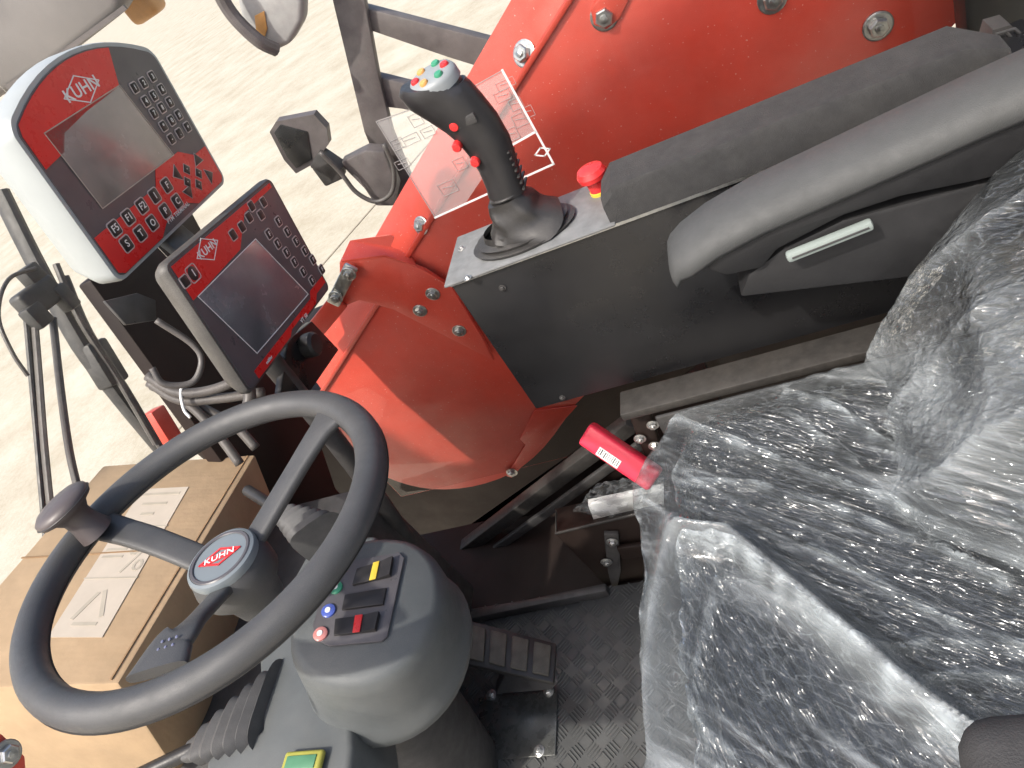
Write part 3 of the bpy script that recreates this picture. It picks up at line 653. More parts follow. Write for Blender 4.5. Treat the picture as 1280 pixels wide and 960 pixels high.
# ================================================================== PEDAL
t = thing('accelerator_pedal', 'ribbed black accelerator pedal on a bolted steel plate on the tread floor', 'pedal', (.62, -.46, .004))
q = [on(598, 872, z=.006), on(697, 862, z=.006), on(694, 944, z=.006), on(600, 951, z=.006)]
bm = NB(); prism(bm, q, (0, 0, -.004), .0015); obj('base_plate', bm, PEDPL, t)
for p in ((613, 943), (674, 939), (614, 869), (686, 864)): bolt(t, on(*p, z=.006), Z, .0065)
zt, zh = .135, .075
q = [on(560, 768, z=zt), on(696, 804, z=zh), on(692, 853, z=zh), on(556, 824, z=zt)]
pn = (q[1]-q[0]).cross(q[3]-q[0]).normalized(); pn = pn if pn.z > 0 else -pn
bm = NB(); prism(bm, q, -pn*.014, .003); obj('pedal_plate', bm, RUB, t)
for k in range(5):
    u0, u1 = .02+k*.197, .17+k*.197
    def qp(u, v): return q[0].lerp(q[1], u).lerp(q[3].lerp(q[2], u), v)
    bm = NB(); prism(bm, [qp(u0, .12), qp(u1, .12), qp(u1, .90), qp(u0, .90)], pn*.0055, .0025); obj('pad_rib', bm, PADM, t)
bm = NB(); a = (q[1]+q[2])/2-pn*.02; prism(bm, [on(620, 868, z=.01), on(690, 862, z=.01), a+V((0, .02, -.01)), (q[0]+q[3])/2*.4+a*.6-pn*.012], V((0, -.02, .006)), .002); obj('hinge_bracket', bm, BLKM, t)
# ================================================================== STEERING COLUMN
t = thing('steering_column', 'grey plastic steering column housing with rocker switches and warning lights', 'steering column', (.56, -.37, 0))
def ell(c, rx, ry, n=40, p=2.2, rot=0, tilt=(0, 0)):
    out = []
    for k in range(n):
        a = 2*PI*k/n; ca, sa = math.cos(a), math.sin(a)
        x = rx*math.copysign(abs(ca)**(2/p), ca); y = ry*math.copysign(abs(sa)**(2/p), sa)
        xx = x*math.cos(rot)-y*math.sin(rot); yy = x*math.sin(rot)+y*math.cos(rot)
        out.append(V((c[0]+xx, c[1]+yy, c[2]+xx*tilt[0]+yy*tilt[1])))
    return out
TL = (.30, 0)
pc = V((.505, -.357, .57))
loops = [ell((.60, -.372, .40), .075, .08), ell((.585, -.372, .415), .100, .100, tilt=(.1, 0)), ell((.572, -.372, .428), .109, .109, tilt=(.12, 0)), ell((.566, -.372, .446), .109, .109, tilt=(.15, 0)),
         ell((.562, -.371, .452), .104, .105, tilt=(.15, 0)), ell((.545, -.368, .49), .095, .098, tilt=(.2, 0)), ell((.518, -.361, .545), .085, .092, tilt=TL), ell((.509, -.358, .563), .079, .087, tilt=TL), ell((.505, -.357, .571), .070, .078, tilt=TL)]
bm = NB(); loft(bm, loops); obj('switch_pod', bm, GREYP, t, 50)
bm = NB(); P = [on(*p, z=.47) for p in ((470, 668), (392, 676), (356, 740), (322, 815), (326, 912), (258, 942), (250, 1010), (430, 1010), (440, 930), (430, 800))]
prism(bm, P, (0, 0, -.10), .008, 3); obj('deck', bm, GREYP, t, 40)
bm = NB(); loft(bm, [ell((.72, -.37, .0), .07, .08), ell((.66, -.37, .2), .06, .075), ell((.62, -.37, .42), .07, .08)]); obj('pedestal', bm, BLKM, t, 50)
# switch panel on the pod face
fn = V((-TL[0], 0, 1)).normalized(); fo = V((.505, -.357, .5725))
def face(px, py, h=0): return onp(px, py, fo+fn*h, fn)
fm = lambda c: frame(c, V((0, -1, 0)), z=fn)   # local x = driver's right, y = forward
bm = NB(); prism(bm, [face(*p) for p in ((500, 692), (506, 699), (485, 797), (478, 803), (413, 809), (393, 800), (392, 782), (404, 742), (420, 716), (440, 702))], fn*.003, .001); PN = obj('switch_panel', bm, TGREY, t)
for quad, ic in ((((447, 712), (493, 699), (489, 722), (441, 733)), YEL), (((432, 745), (484, 736), (480, 757), (428, 764)), None), (((420, 775), (476, 768), (471, 790), (418, 796)), BTN_R)):
    P = [face(*p, .003) for p in quad]; bm = NB(); prism(bm, P, fn*.0035, .001); rk = obj('rocker_switch', bm, KEYM, PN)
    if ic:
        a, b, c_, d_ = P; Q = [a.lerp(b, .62), b, c_, d_.lerp(c_, .62)]
        bm = NB(); up_ = fn*.0075; vs = [bm.verts.new(p+fn*.003) for p in Q]; tp = [bm.verts.new(Q[0]+fn*.0036), bm.verts.new(Q[1]+up_), bm.verts.new(Q[2]+up_), bm.verts.new(Q[3]+fn*.0036)]
        bm.faces.new(tp); bm.faces.new(vs)
        for k in range(4): bm.faces.new((vs[k], vs[(k+1) % 4], tp[(k+1) % 4], tp[k]))
        obj('rocker_tip', bm, KEYM, rk)
        Q = [a.lerp(b, .46), a.lerp(b, .63), d_.lerp(c_, .63), d_.lerp(c_, .46)]; bm = NB(); prism(bm, [p+fn*.0036 for p in Q], fn*.0015, .0004); obj('rocker_symbol', bm, ic, rk)
for p, mm in (((420, 735), BTN_G), ((411, 764), mat('blue_lens', (.08, .12, .42), .25)), ((401, 793), mat('pale_red_lens', (.55, .22, .20), .3))):
    c = face(*p, .003); bm = NB(); lathe(bm, [(.0078, 0), (.0078, .002), (.0062, .003), (0, .0034)], fm(c), 20); q_ = obj('warning_light', bm, mm, PN)
    bm = NB(); lathe(bm, [(.0034, .0030), (.0030, .0040), (0, .0041)], fm(c), 12); obj('symbol', bm, LINE, q_)
# rubber gaiters of the two column stalks
def gaiter(c0, c1, wv, hv, name, n=7):
    loops = []
    ax = (c1-c0).normalized(); wv = V(wv); hv = V(hv)
    for k in range(n*2+1):
        s = k/(n*2); sc = (1-s)**.8*.78+.22; sc *= 1.0 if k % 2 == 0 else .80
        c = c0.lerp(c1, s)
        loops.append([c + wv*sc*math.copysign(abs(math.cos(a))**.5, math.cos(a)) + hv*sc*math.copysign(abs(math.sin(a))**.5, math.sin(a)) for a in [2*PI*i/28 for i in range(28)]])
    bm = NB(); loft(bm, loops); obj(name, bm, mat('gaiter_rubber', (.055, .055, .056), .6, var=.15, vs=40, dust=.12, bump=.15, bs=700), t, 30)
    bm = NB(); tube(bm, [c1-ax*.01, c1+ax*.10], .0095, 12, 0); obj('stalk', bm, RUB, t)
gaiter(on(327, 872, z=.485)-Z*.032, on(228, 936, z=.485)-Z*.01, V((0, .056, .0)), V((.004, 0, .034)), 'gaiter', 6)
gaiter(on(405, 672, z=.50), on(345, 635, z=.50), V((.035, .02, 0)), V((0, .0, .035)), 'gaiter')
# yellow and green block added to stand in for a reflection by the housing
c = on(380, 955, z=.475); t2 = thing('reflection_block', 'yellow rimmed green block standing in for a reflection at the foot of the grey column', 'stand-in', c)
bm = NB(); bx(bm, c+V((0, 0, .002)), (.055, .026, .008), bev=.0038, seg=4); obj('rim', bm, mat('olive_yellow', (.30, .29, .05), .6), t2)
bm = NB(); bx(bm, c+V((0, 0, .006)), (.042, .014, .003), bev=.001); obj('insert', bm, mat('dull_green', (.07, .20, .11), .5), t2)
# ================================================================== STEERING WHEEL
WC = V((.589, -.367, .734)); WN = V((-.1013, -.0901, .9908)).normalized()
t = thing('steering_wheel', 'dark grey three-spoke steering wheel with a spinner knob on its rim', 'steering wheel', WC)
bm = NB(); ring(bm, WC, WN, .1835, .0158, 96, 18); obj('rim', bm, WHEELM, t, 0)
bm = NB(); ring(bm, WC-WN*.006, WN, .1835, .0161, 96, 8, .12); obj('rim_seam', bm, RUB, t, 0)
HC = V((.588, -.353, .705)); hm = frame(HC, V((0, -1, 0))+WN*WN.y, z=WN)
bm = NB(); lathe(bm, [(.026, -.075), (.030, -.055), (.042, -.038), (.043, -.022), (.040, -.012), (.036, -.006)], hm, 36); obj('hub', bm, WHEELM, t, 40)
bm = NB(); lathe(bm, [(.037, -.012), (.0385, -.004), (.037, 0), (.034, .0015), (.0335, .0005), (0, .0012)], hm, 40); cap = obj('hub_cap', bm, mat('blue_grey_cap', (.16, .185, .20), .4, var=.05), t, 40)
bm = NB(); xq = V((-.90, -.40, 0)); xq = xq-WN*xq.dot(WN); hq = frame(HC, xq, z=WN); strip(bm, [hq @ V(p) for p in ((-.022, 0, .0016), (0, .011, .0016), (.022, 0, .0016), (0, -.011, .0016))], .0022, .0008, WN, True); obj('emblem', bm, BTN_R, cap)
bm = NB(); lathe(bm, [(.0335, .0012), (.0325, .0022), (.0300, .0022), (.0292, .0012)], hm, 40); obj('cap_ring', bm, TGREY, cap)
bm = NB(); bx(bm, (0, 0, .0016), (.034, .0085, .0006), hq); obj('emblem_band', bm, BTN_R, cap)
text('emblem_lettering', 'KUHN', .0105, hq @ Matrix.Translation((0, 0, .0022)), LINE, cap, xs=1.1)
def wp(px, py, h=0): return onp(px, py, WC+WN*h, WN)
def spoke(pts, ws, th, name='spoke'):
    P = catmull([V(p) for p in pts], 6); loops = []
    for i, p in enumerate(P):
        d = (P[min(i+1, len(P)-1)]-P[max(i-1, 0)]).normalized(); s = d.cross(WN).normalized(); u = s.cross(d).normalized(); u = u if u.dot(WN) > 0 else -u
        q = i/(len(P)-1)*(len(ws)-1); j = min(int(q), len(ws)-2); wd = ws[j]+(ws[j+1]-ws[j])*(q-j)
        loops.append([p+s*(wd*math.copysign(abs(math.cos(a))**.6, math.cos(a)))+u*(th*math.copysign(abs(math.sin(a))**.6, math.sin(a))) for a in [2*PI*k/16 for k in range(16)]])
    bm = NB(); loft(bm, loops); return obj(name, bm, WHEELM, t, 60)
E1 = wp(112, 652); spoke([HC+(E1-HC)*.12-WN*.022, HC.lerp(E1, .5)-WN*.004, HC.lerp(E1, .85)-WN*.001, E1], [.015, .015, .0155, .018, .026], .006)
E2 = wp(420, 512); spoke([HC+(E2-HC)*.12-WN*.022, HC.lerp(E2, .45)-WN*.012, HC.lerp(E2, .8)-WN*.002, E2], [.015, .0145, .0145, .017, .026], .0065)
M3 = wp(233, 788, -.010); E3 = wp(196, 840, -.002)
spoke([HC-WN*.03, HC.lerp(M3, .55)-WN*.014, M3, wp(214, 806, -.006), E3], [.015, .012, .011, .019, .024, .030], .0055)
DOT = mat('pale_dots', (.13, .14, .22), .5)
bm = NB()
for i in range(4):
    for j in range(3):
        c = wp(203+j*9-i*5, 802+i*10-j*3, .0004); lathe(bm, [(.0016, 0), (.0012, .0008), (0, .001)], frame(c, Xp, z=WN), 8)
obj('grip_dots', bm, DOT, t)
KB = wp(118, 662, .008)
KT = onp(76, 622, WC+WN*.055, WN); ka = (KT-KB); kl = ka.length; km = frame(KB, V((0, 1, .1)), z=ka)
bm = NB(); lathe(bm, [(.019, -.004), (.0175, .004), (.0155, kl*.30), (.0155, kl*.5), (.021, kl*.66), (.030, kl*.74), (.0325, kl*.82), (.0315, kl*.92), (.026, kl*1.0), (.014, kl*1.05), (0, kl*1.06)], km, 36); kn = obj('spinner_knob', bm, KNOBM, t, 50)
bm = NB(); lathe(bm, [(.0325, kl*.815), (.0333, kl*.83), (.0325, kl*.845)], km, 36); obj('knob_seam', bm, RUB, kn)
# ================================================================== CARDBOARD BOX
ea, eb, ec = V((-.943, -.071, -.325)), V((-.139, .972, .191)), V((.302, .226, -.926))
Bc = CAM + ray(319, 568)*((.93)/ray(319, 568).x)
nb = ec
La = (Bc-onp(140, 570, Bc, nb)).length; Lb = (onp(164, 853, Bc, nb)-Bc).length
bt = thing('cardboard_box', 'brown cardboard carton with pale printed label under the steering wheel', 'box', Bc+ec*.20)
Ac = Bc - ea*La; m_ = Matrix((-ea, eb, -ec)).transposed().to_4x4(); m_.translation = Bc   # local x forward, y left, z up
H = .20
bm = NB(); bx(bm, (La/2, Lb/2, -H/2), (La, Lb, H), m_, .004, 2); obj('carton', bm, CARD, bt)
bm = NB(); bx(bm, (La/2, Lb*.5, .001), (La, .003, .0015), m_); obj('flap_seam', bm, CARDIN, bt)
bm = NB(); bx(bm, (.012, Lb/2, .0012), (.0022, Lb*.98, .0016), m_); obj('edge_crease', bm, CARDIN, bt)
def bl(px, py): return m_.inverted() @ onp(px, py, Bc, nb)
lab = [bl(*p) for p in ((178, 612), (236, 609), (128, 797), (60, 797))]
bm = NB(); prism(bm, [m_ @ V((p.x, p.y, .0006)) for p in lab], nb*-.0006); LB = obj('label', bm, LABELP, bt)
def lp(u, v, h=.0015):
    a = lab[0].lerp(lab[1], u); b = lab[3].lerp(lab[2], u); p = a.lerp(b, v); return m_ @ V((p.x, p.y, h))
bm = NB(); strip(bm, [lp(0, .31), lp(1, .31)], .003, .0004, nb); strip(bm, [lp(0, .66), lp(1, .66)], .003, .0004, nb)
for k in range(3): strip(bm, [lp(.15+.1*k, .05+.08*k), lp(.85-.15*k, .05+.08*k)], .006, .0004, nb)
# recycling triangle
tri = [(.5, .71), (.82, .93), (.2, .93)]
for k in range(3):
    a, b = V(tri[k]), V(tri[(k+1) % 3]); a_, b_2 = a.lerp(b, .16), a.lerp(b, .78); strip(bm, [lp(*a_), lp(*b_2)], .006, .0004, nb)
for k in range(4): strip(bm, [lp(.1, .37+.05*k), lp(.45, .37+.05*k)], .005, .0004, nb)
ring_pts = [lp(.66+.08*math.cos(a), .47+.035*math.sin(a)) for a in [2*PI*i/10 for i in range(10)]]; strip(bm, ring_pts, .004, .0004, nb, True)
ring_pts = [lp(.88+.07*math.cos(a), .58+.03*math.sin(a)) for a in [2*PI*i/10 for i in range(10)]]; strip(bm, ring_pts, .004, .0004, nb, True); strip(bm, [lp(.92, .42), lp(.62, .62)], .004, .0004, nb)
obj('label_print', bm, LABELG, LB)
bm = NB(); c = Bc - ea*La*.5 + eb*Lb*.5 + ec*(H); bx(bm, (c.x+.05, c.y, (c.z-.02)/2), (.8, .5, c.z-.02-.0), bev=.01)
tag(obj('front_shelf', bm, BLKM), 'black front shelf of the cab under the cardboard carton', 'shelf')
# ================================================================== TERMINALS
def quadframe(TLc, TRc, BRc, BLc):
    c = (TLc+TRc+BRc+BLc)/4; x = ((TRc-TLc)+(BRc-BLc)).normalized(); d = ((BLc-TLc)+(BRc-TRc)); n = x.cross(-d).normalized()
    return frame(c, x, z=n)
def rrect(fm_, w_, h_, r, z, n=6, cx=0, cy=0):
    out = []
    for (sx, sy, a0) in ((1, 1, 0), (-1, 1, PI/2), (-1, -1, PI), (1, -1, 1.5*PI)):
        for k in range(n+1): a = a0+PI/2*k/n; out.append(fm_ @ V((cx+sx*(w_-r)+r*math.cos(a), cy+sy*(h_-r)+r*math.sin(a), z)))
    return out
def arched(F, w_, h_, r, z, sag, n=6):
    out = []
    for p in rrect(F, w_, h_, r, z, n)[:]:
        q = F.inverted() @ p
        if q.y > h_-r-1e-6: q.y += sag*(1-(q.x/w_)**2)
        out.append(F @ q)
    N = n+1; a, b = out[N-1], out[N]; mid = []
    for k in range(1, 12):
        x = (w_-r)*(1-2*k/12); mid.append(F @ V((x, h_+sag*(1-(x/w_)**2), z)))
    return out[:N]+mid+out[N:]
def pface(F, px, py, h=0.): n = (F.to_3x3() @ V((0, 0, 1))); return onp(px, py, F.translation+n*h, n)
def key(F, px, py, s, parent, leg=None, round_=False, rot=0, shape=None):
    c = pface(F, px, py); K = F.copy(); K.translation = c; K = K @ Matrix.Rotation(rot, 4, 'Z')
    n = F.to_3x3() @ V((0, 0, 1))
    bm = NB()
    if shape: prism(bm, [K @ V((x*s, y*s, .0012)) for x, y in shape], n*.0014, .0004)
    elif round_: lathe(bm, [(s, .0), (s, .0018), (s*.8, .0026), (0, .0028)], K, 20)
    else: prism(bm, rrect(K, s, s, s*.35, .0012, 3), n*.0014, .0004)
    k = obj('key', bm, KEYM, parent)
    pts = [K @ V((x*s*1.04, y*s*1.04, .0014)) for x, y in shape] if shape else rrect(K, s*1.12, s*1.12, s*.4, .0014, 3)
    bm = NB(); strip(bm, pts, .0012, .0010, n, True); obj('key_outline', bm, mat('pale_key_outline', (.55, .48, .46), .5), k)
    if leg: text('key_legend', leg, s*1.5, K @ Matrix.Translation((0, 0, .0029)), LINE, k, .0001)
    return k
def flat(F, pts, h0, h1, m, name, parent, bev=.0003):
    n = F.to_3x3() @ V((0, 0, 1)); bm = NB(); prism(bm, [pface(F, *p, 0)+n*h0 for p in pts], n*(h1-h0), bev); return obj(name, bm, m, parent)
# -- upper terminal
Q = [on(8, 170, x=.655), on(190, 66, x=.665), on(281, 226, x=.69), on(158, 338, x=.69)]
F1 = quadframe(*Q); n1 = F1.to_3x3() @ V((0, 0, 1)); F1.translation = F1.translation - n1*.0
t = thing('upper_terminal', 'white cased control terminal with red keypad band and pale screen', 'terminal', F1 @ V((0, 0, -.08))); T1 = t
loc = [F1.inverted() @ q for q in Q]
hw = (abs(loc[0].x)+abs(loc[1].x)+abs(loc[2].x)+abs(loc[3].x))/4; hh = (abs(loc[0].y)+abs(loc[1].y)+abs(loc[2].y)+abs(loc[3].y))/4
SG = .036
bm = NB(); loft(bm, [arched(F1, hw*.80, hh*.80, .02, -.075, SG), arched(F1, hw*.95, hh*.95, .02, -.06, SG), arched(F1, hw*1.05, hh*1.06, .018, -.030, SG), arched(F1, hw*1.055, hh*1.065, .016, -.006, SG), arched(F1, hw*1.04, hh*1.05, .014, -.001, SG)]); obj('housing', bm, WHITE, t, 40)
bm = NB(); loft(bm, [arched(F1, hw, hh, .010, -.002, SG), arched(F1, hw, hh, .010, .0006, SG)]); FC = obj('faceplate', bm, TGREY, t)
n_ = 'red_band'
def loc2(F, x, y, h): return F @ V((x, y, h))
bm = NB(); prism(bm, [loc2(F1, *p, .0008) for p in [(-hw*.985, hh*.9)] + [(-hw*.95+hw*1.4*k/10, hh*.985+SG*.99*(1-(-.95+1.4*k/10)**2)) for k in range(11)] + [(hw*.30, hh*.86), (-hw*.25, hh*.80), (-hw*.60, hh*.72), (-hw*.72, hh*.55), (-hw*.985, hh*.50)]], n1*.0006); obj(n_, bm, TRED, FC)
bm = NB(); prism(bm, [loc2(F1, *p, .0008) for p in ((-hw*.99, -hh*.93), (-hw*.93, -hh*.99), (-hw*.30, -hh*.99), (-hw*.15, -hh*.88), (hw*.28, -hh*.88), (hw*.42, -hh*.99), (hw*.93, -hh*.99), (hw*.99, -hh*.93), (hw*.99, -hh*.42), (hw*.75, -hh*.42), (hw*.55, -hh*.24), (hw*.12, -hh*.24), (0, -hh*.42), (-hw*.99, -hh*.42))], n1*.0006); obj(n_, bm, TRED, FC)
sq = ((54, 167), (148, 107), (216, 194), (127, 261))
flat(F1, sq, .0008, .0014, SCREEN, 'screen', FC)
bm = NB(); strip(bm, [pface(F1, *p)+n1*.0016 for p in sq], .0011, .0005, n1, True); obj('screen_outline', bm, mat('beige_line', (.42, .36, .30), .5), FC)
LT = F1.copy(); LT.translation = pface(F1, 101, 112)+n1*.0018; text('lettering', 'KUHN', .019, LT, LINE, FC, xs=1.1)
bm = NB(); c = LT.translation; strip(bm, [LT @ V(p) for p in ((-.033, 0, 0), (0, .015, 0), (.033, 0, 0), (0, -.015, 0))], .0012, .0004, n1, True); obj('emblem', bm, LINE, FC)
LT = F1.copy(); LT.translation = pface(F1, 222, 266)+n1*.0014; text('lettering', 'PTM TERMINAL', .0078, LT, LINE, FC)
legs = ('1', '2', '3', '4', '5', '6', '7', '8', '9', '*', '0', '#', '-', '.', '+')
for k, p in enumerate(((167, 110), (178, 104), (189, 96), (181, 127), (191, 120), (201, 112), (191, 142), (201, 135), (211, 128), (203, 158), (213, 151), (222, 144), (213, 174), (223, 167), (233, 159))): key(F1, *p, .0056, FC, legs[k])
for p, l in zip(((142, 286), (159, 272), (176, 258), (192, 245), (207, 232), (157, 305), (174, 292), (189, 279), (205, 264), (220, 252)), ('F5', 'F1', 'F2', 'I', 'F', 'S', 'T', 'O', 'P', 'C')): key(F1, *p, .0078, FC, l)
TRI = ((-1.2, -.7), (1.2, -.7), (0, .9))
for p, rt in (((219, 218), PI/2), ((245, 199), 0), ((261, 219), -PI/2), ((235, 241), PI)): key(F1, *p, .0085, FC, shape=TRI, rot=rt)
DIA = ((-1, 0), (0, -1), (1, 0), (0, 1))
for p in ((232, 212), (247, 217), (233, 228), (247, 231)): key(F1, *p, .0075, FC, shape=DIA, leg='·')
# -- lower terminal
Q = [on(191, 354, x=.60), on(321, 229, x=.60), on(424, 350, x=.625), on(323, 471, x=.615)]
F2 = quadframe(*Q); n2 = F2.to_3x3() @ V((0, 0, 1)); loc = [F2.inverted() @ q for q in Q]
hw = sum(abs(q.x) for q in loc)/4; hh = sum(abs(q.y) for q in loc)/4
t = thing('lower_terminal', 'dark grey control terminal with square screen and two rows of side keys', 'terminal', F2 @ V((0, 0, -.05))); T2 = t
bm = NB(); loft(bm, [rrect(F2, hw*.84, hh*.84, .012, -.040), rrect(F2, hw*.93, hh*.93, .012, -.030), rrect(F2, hw*1.02, hh*1.02, .012, -.012), rrect(F2, hw*1.02, hh*1.02, .010, -.004), rrect(F2, hw*1.0, hh*1.0, .009, 0)]); obj('housing', bm, mat('dusty_grey_case', (.036, .034, .032), .5, var=.15, vs=20, dust=.3), t, 40)
bm = NB(); loft(bm, [rrect(F2, hw*.97, hh*.97, .007, -.001), rrect(F2, hw*.97, hh*.97, .007, .0008)]); FC = obj('faceplate', bm, TGREY, t)
bm = NB(); prism(bm, [loc2(F2, *p, .001) for p in ((-hw*.95, hh*.95), (hw*.93, hh*.95), (hw*.93, hh*.88), (hw*.30, hh*.86), (hw*.15, hh*.72), (-hw*.05, hh*.52), (-hw*.95, hh*.46))], n2*.0006); obj('red_band', bm, TRED, FC)
bm = NB(); prism(bm, [loc2(F2, *p, .001) for p in ((-hw*.80, -hh*.96), (-hw*.80, -hh*.83), (hw*.55, -hh*.83), (hw*.62, -hh*.74), (hw*.96, -hh*.74), (hw*.96, -hh*.86), (hw*.70, -hh*.86), (hw*.60, -hh*.96), (hw*.3, -hh*.96), (hw*.24, -hh*.90), (-.0, -hh*.90), (-hw*.08, -hh*.96))], n2*.0006); obj('red_band', bm, TRED, FC)
sq = ((246, 371), (318, 299), (384, 368), (320, 442)); flat(F2, sq, .001, .0016, SCREEN2, 'screen', FC)
bm = NB(); strip(bm, [pface(F2, *p)+n2*.0018 for p in sq], .0010, .0005, n2, True); obj('screen_outline', bm, LINE, FC)
LT = F2.copy(); LT.translation = pface(F2, 258, 312)+n2*.0018; text('lettering', 'KUHN', .013, LT, LINE, FC, xs=1.05)
bm = NB(); strip(bm, [LT @ V(p) for p in ((-.024, 0, 0), (0, .014, 0), (.024, 0, 0), (0, -.014, 0))], .0010, .0004, n2, True); obj('emblem', bm, LINE, FC)
LT = F2.copy(); LT.translation = pface(F2, 379, 398)+n2*.0016; text('lettering', 'VT 50', .008, LT, LINE, FC)
LT = F2.copy(); LT.translation = pface(F2, 335, 450)+n2*.0020; text('lettering', 'müller', .006, LT, LINE, FC)
for k, p in enumerate(((347, 277), (358, 290), (369, 302), (380, 314), (390, 325), (401, 337), (335, 293), (346, 305), (357, 316), (367, 328), (378, 340), (389, 351), (313, 258), (328, 253), (310, 272), (325, 269), (301, 284), (290, 294))): key(F2, *p, .0057, FC, 'F' if k < 12 else None)
key(F2, 230, 352, .0058, FC); key(F2, 240, 342, .0082, FC, 'I', True)
# -- arms, brackets and cables behind the terminals
t = thing('terminal_mount', 'black bracket and post carrying the two control terminals', 'mount', V((.75, -.72, .5)))
bm = NB(); b0 = F2 @ V((0, 0, -.052)); bx(bm, (0, 0, -.065), (.10, .14, .025), F2, .004); obj('back_plate', bm, BLKM, t)
bm = NB(); bar(bm, F1 @ V((.03, -.03, -.085)), F2 @ V((.02, .02, -.07)), .06, .012, up=n1, bev=.003); obj('link_plate', bm, BLKM, t)
bm = NB(); prism(bm, [onp(*p, F2 @ V((0, 0, -.055)), n2) for p in ((360, 425), (390, 401), (424, 437), (389, 488), (350, 500))], -n2*.012, .002); obj('side_plate', bm, BLK, t)
kc = pface(F2, 385, 432, -.05); bm = NB(); lathe(bm, [(.016, -.01), (.019, 0), (.019, .012), (.015, .016), (0, .017)], frame(kc, V((0, -1, 0)), z=n2), 20); obj('clamp_knob', bm, RUB, t)
bm = NB(); tube(bm, [F2 @ V((0, -.03, -.07)), V((.72, -.70, .45)), V((.80, -.70, .02))], .016, 14, 5); obj('post', bm, BLKM, t)
bm = NB(); prism(bm, [onp(*p, F2 @ V((0, 0, -.06)), n2) for p in ((131, 376), (172, 366), (195, 375), (196, 400), (158, 406))], -n2*.004, .001); obj('grey_plate', bm, GREYB, t)
PC = F2 @ V((0, 0, -.09))
def cable(name, pts, r, depth, label, m=CABLE, group='hanging cables'):
    P = [CAM + ray(px, py)*(d/ray(px, py).length) for (px, py), d in zip(pts, depth)]; bm = NB(); tube(bm, P, r, 10, 8); o = obj(name, bm, m, None, 0); tag(o, label, 'cable', group); return o
cable('cable', [(195, 400), (240, 430), (252, 452), (240, 478), (205, 480), (190, 460)], .004, [.98]*6, 'thin dark cable looping under the lower terminal into a tied bundle')
t = thing('cable_bundle', 'tied bundle of thick dark cables behind the steering wheel rim', 'cables', CAM+ray(240, 490)*.95)
for k, pts in enumerate((((184, 470), (220, 490), (262, 488), (310, 470)), ((186, 478), (225, 500), (275, 498), (330, 490)), ((190, 482), (235, 505), (270, 540), (300, 580)), ((190, 474), (230, 498), (290, 530), (320, 560)))):
    bm = NB(); tube(bm, [CAM+ray(px, py)*1.0*(.97+.012*k) for px, py in pts], .0068, 10, 8); obj('cable_strand', bm, CABLE, t, 0)
bm = NB(); tube(bm, [CAM+ray(px, py)*.965 for px, py in ((229, 478), (226, 492), (230, 512), (238, 522))], .0022, 8, 5); obj('cable_tie', bm, LINE, t, 0)
cable('cable', [(300, 462), (312, 490), (308, 520)], .008, [.98]*3, 'short thick black cable dropping from the lower terminal corner')
# ================================================================== WIPERS AND OUTSIDE THINGS
XW = 1.72
def wx(px, py, dx=0): return on(px, py, x=XW+dx)
t = thing('windscreen_wiper', 'dark twin-arm wiper with clamp and hose beyond the windscreen', 'wiper', wx(90, 560))
for pts, r in ((((42, 395), (48, 470), (55, 560), (66, 670)), .013), (((66, 398), (75, 480), (86, 560), (97, 610)), .0125)):
    bm = NB(); tube(bm, [wx(*p) for p in pts], r, 8, 5, flat=.6); obj('wiper_arm', bm, CABLE, t)
bm = NB(); tube(bm, [wx(*p, .01) for p in ((33, 400), (40, 480), (48, 570), (57, 672))], .007, 8, 5); obj('blade', bm, BLKM, t)
bm = NB(); m_ = frame(wx(48, 372), wx(80, 350)-wx(20, 395), z=(-1, 0, 0)); bx(bm, (0, 0, 0), (.12, .07, .05), m_, .012, 3); bx(bm, (-.05, -.03, .01), (.05, .06, .04), m_, .008); bx(bm, (.05, -.035, .01), (.04, .07, .04), m_, .008); bx(bm, (.03, .05, 0), (.05, .05, .04), m_, .006); obj('clamp', bm, BLKM, t)
bm = NB(); tube(bm, [wx(*p, -.02) for p in ((45, 335), (10, 350), (-2, 395), (15, 440), (35, 470))], .005, 8, 6); obj('washer_hose', bm, CABLE, t)
t = thing('wiper_drive_arm', 'long dark slanting arm with hoses running down behind the upper terminal', 'arm', wx(200, 580, .06))
bm = NB(); tube(bm, [wx(*p, .06) for p in ((0, 240), (45, 330), (100, 430), (150, 500), (205, 570))], [.028, .028, .030, .024, .018], 10, 5, flat=.7); obj('arm', bm, BLKM, t)
for k, off in enumerate(((70, 330), (82, 345))):
    bm = NB(); ox, oy = off; tube(bm, [wx(*p, .02) for p in ((ox, oy), (ox+30, oy+70), (ox+75, oy+140), (ox+125, oy+225))], .009, 8, 5); obj('hose', bm, CABLE, t)
bm = NB(); m_ = frame(wx(128, 455, .05), wx(150, 490, .05)-wx(110, 425, .05), z=(-1, 0, 0)); bx(bm, (0, 0, 0), (.13, .07, .06), m_, .01); obj('sleeve', bm, BLKM, t)
bm = NB(); m_ = frame(on(203, 533, x=1.9), on(215, 555, x=1.9)-on(190, 515, x=1.9), z=(-1, 0, 0)); bx(bm, (0, 0, 0), (.12, .06, .05), m_, .006); tag(obj('marker_lamp', bm, RED), 'small red marker block low in front of the windscreen', 'marker')
c = on(5, 945, x=.70); t = thing('red_step_bracket', 'small red steel bracket with one bolt at the front left of the box', 'bracket', c)
bm = NB(); prism(bm, [on(*p, x=.70) for p in ((-40, 900), (4, 918), (32, 945), (36, 1000), (-40, 1000))], (.01, 0, 0), .002); obj('plate', bm, RED, t); bolt(t, on(8, 943, x=.698), (-1, 0, 0), .008)
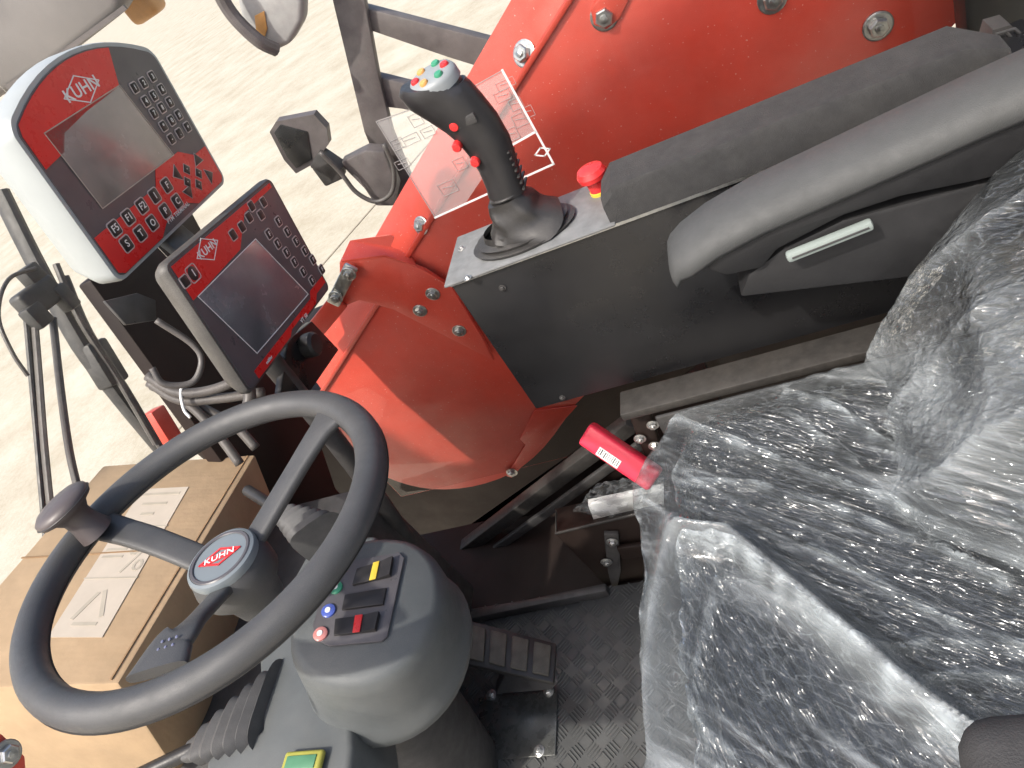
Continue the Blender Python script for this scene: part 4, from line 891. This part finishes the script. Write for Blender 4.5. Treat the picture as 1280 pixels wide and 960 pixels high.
# outside lamp on its arm
YL = -1.9
def wy(px, py, d=0): return on(px, py, y=YL+d)
t = thing('work_lamp', 'black square work lamp on a cabled arm outside the cab', 'lamp', wy(480, 240))
P = [(337, 165), (345, 152), (392, 143), (408, 160), (411, 180), (392, 205), (370, 217), (355, 200)]
bm = NB(); fr_pts = [wy(*p) for p in P]; bk = [(wy(*p, -.14)-wy(375, 180, -.14))*.72+wy(385, 176, -.14) for p in P]; loft(bm, [fr_pts, [p+V((0, -.03, 0)) for p in fr_pts], bk]); obj('lamp_head', bm, DGREY, t, 25)
bm = NB(); prism(bm, [wy(*p, .004) for p in ((342, 166), (350, 156), (384, 165), (390, 200), (370, 211), (358, 196))], (0, -.006, 0), .003); obj('lens', bm, BLK, t)
bm = NB(); bar(bm, wy(395, 195), wy(425, 215), .06, .05, up=Yp, bev=.006); bx(bm, wy(412, 212), (.07, .05, .07), bev=.008); obj('swivel', bm, BLKM, t)
bm = NB(); prism(bm, [wy(*p) for p in ((424, 205), (457, 188), (480, 190), (497, 235), (492, 258), (470, 258), (455, 236))], (0, -.05, 0), .006); obj('bracket', bm, DGREY, t)
bm = NB(); tube(bm, [wy(*p, .04) for p in ((400, 190), (425, 215), (445, 240), (470, 252), (490, 240), (492, 210), (480, 180))], .007, 8, 6); obj('cord', bm, CABLE, t, 0)
t = thing('mirror_guard', 'dark steel post with two cross rails outside the side window', 'guard', wy(500, 260, -.06))
bm = NB(); prism(bm, [wy(*p, -.10) for p in ((408, -30), (450, -30), (472, 90), (490, 165), (518, 235), (508, 262), (490, 250), (455, 165))], (0, -.03, 0), .004); obj('post', bm, DGREY, t)
for P in (((430, 3), (650, 60), (650, 100), (560, 72), (432, 28)), ((455, 92), (520, 108), (560, 120), (560, 150), (505, 137), (466, 132))):
    bm = NB(); prism(bm, [wy(*p, -.12) for p in P], (0, -.04, 0), .004); obj('rail', bm, DGREY, t)
t = thing('round_mirror', 'small grey mirror with orange reflector on a bent stem outside', 'mirror', wy(330, 20))
P = [(288, -40), (300, 20), (318, 52), (340, 66), (362, 56), (378, 28), (380, -40)]; bm = NB(); prism(bm, [wy(*p) for p in P], (0, -.06, 0), .015, 3); obj('housing', bm, mat('pale_grey_plastic', (.38, .37, .36), .5), t, 50)
bm = NB(); tube(bm, [wy(268, -20, .05), wy(290, 18, .05), wy(322, 50, .05), wy(345, 62, .02)], .018, 10, 5); obj('stem', bm, DGREY, t)
bm = NB(); prism(bm, [wy(*p, .004) for p in ((318, 20), (330, 14), (334, 36), (330, 50), (320, 40))], (0, -.003, 0), .001); obj('reflector', bm, BTN_O, t)
t = thing('large_mirror', 'large dark grey mirror housing beside the upper terminal, outside the glass', 'mirror', wy(40, 60))
P = [(-120, -80), (170, -80), (150, 18), (120, 42), (60, 88), (10, 118), (-60, 150), (-120, 120)]; bm = NB(); prism(bm, [wy(*p) for p in P], (0, -.10, 0), .03, 4); obj('housing', bm, mat('mirror_grey', (.16, .145, .14), .5, var=.1, vs=8, dust=.2), t, 50)
bm = NB(); strip(bm, [wy(155, 10, .003), wy(70, 72, .003), wy(10, 108, .003)], .012, .006, Yp); obj('rim_bead', bm, DGREY, t)
bm = NB(); bx(bm, wy(178, 4, -.2), (.10, .08, .08), bev=.02, seg=3); tag(obj('amber_lamp', bm, BTN_O), 'small amber lamp beside the large grey mirror', 'lamp')
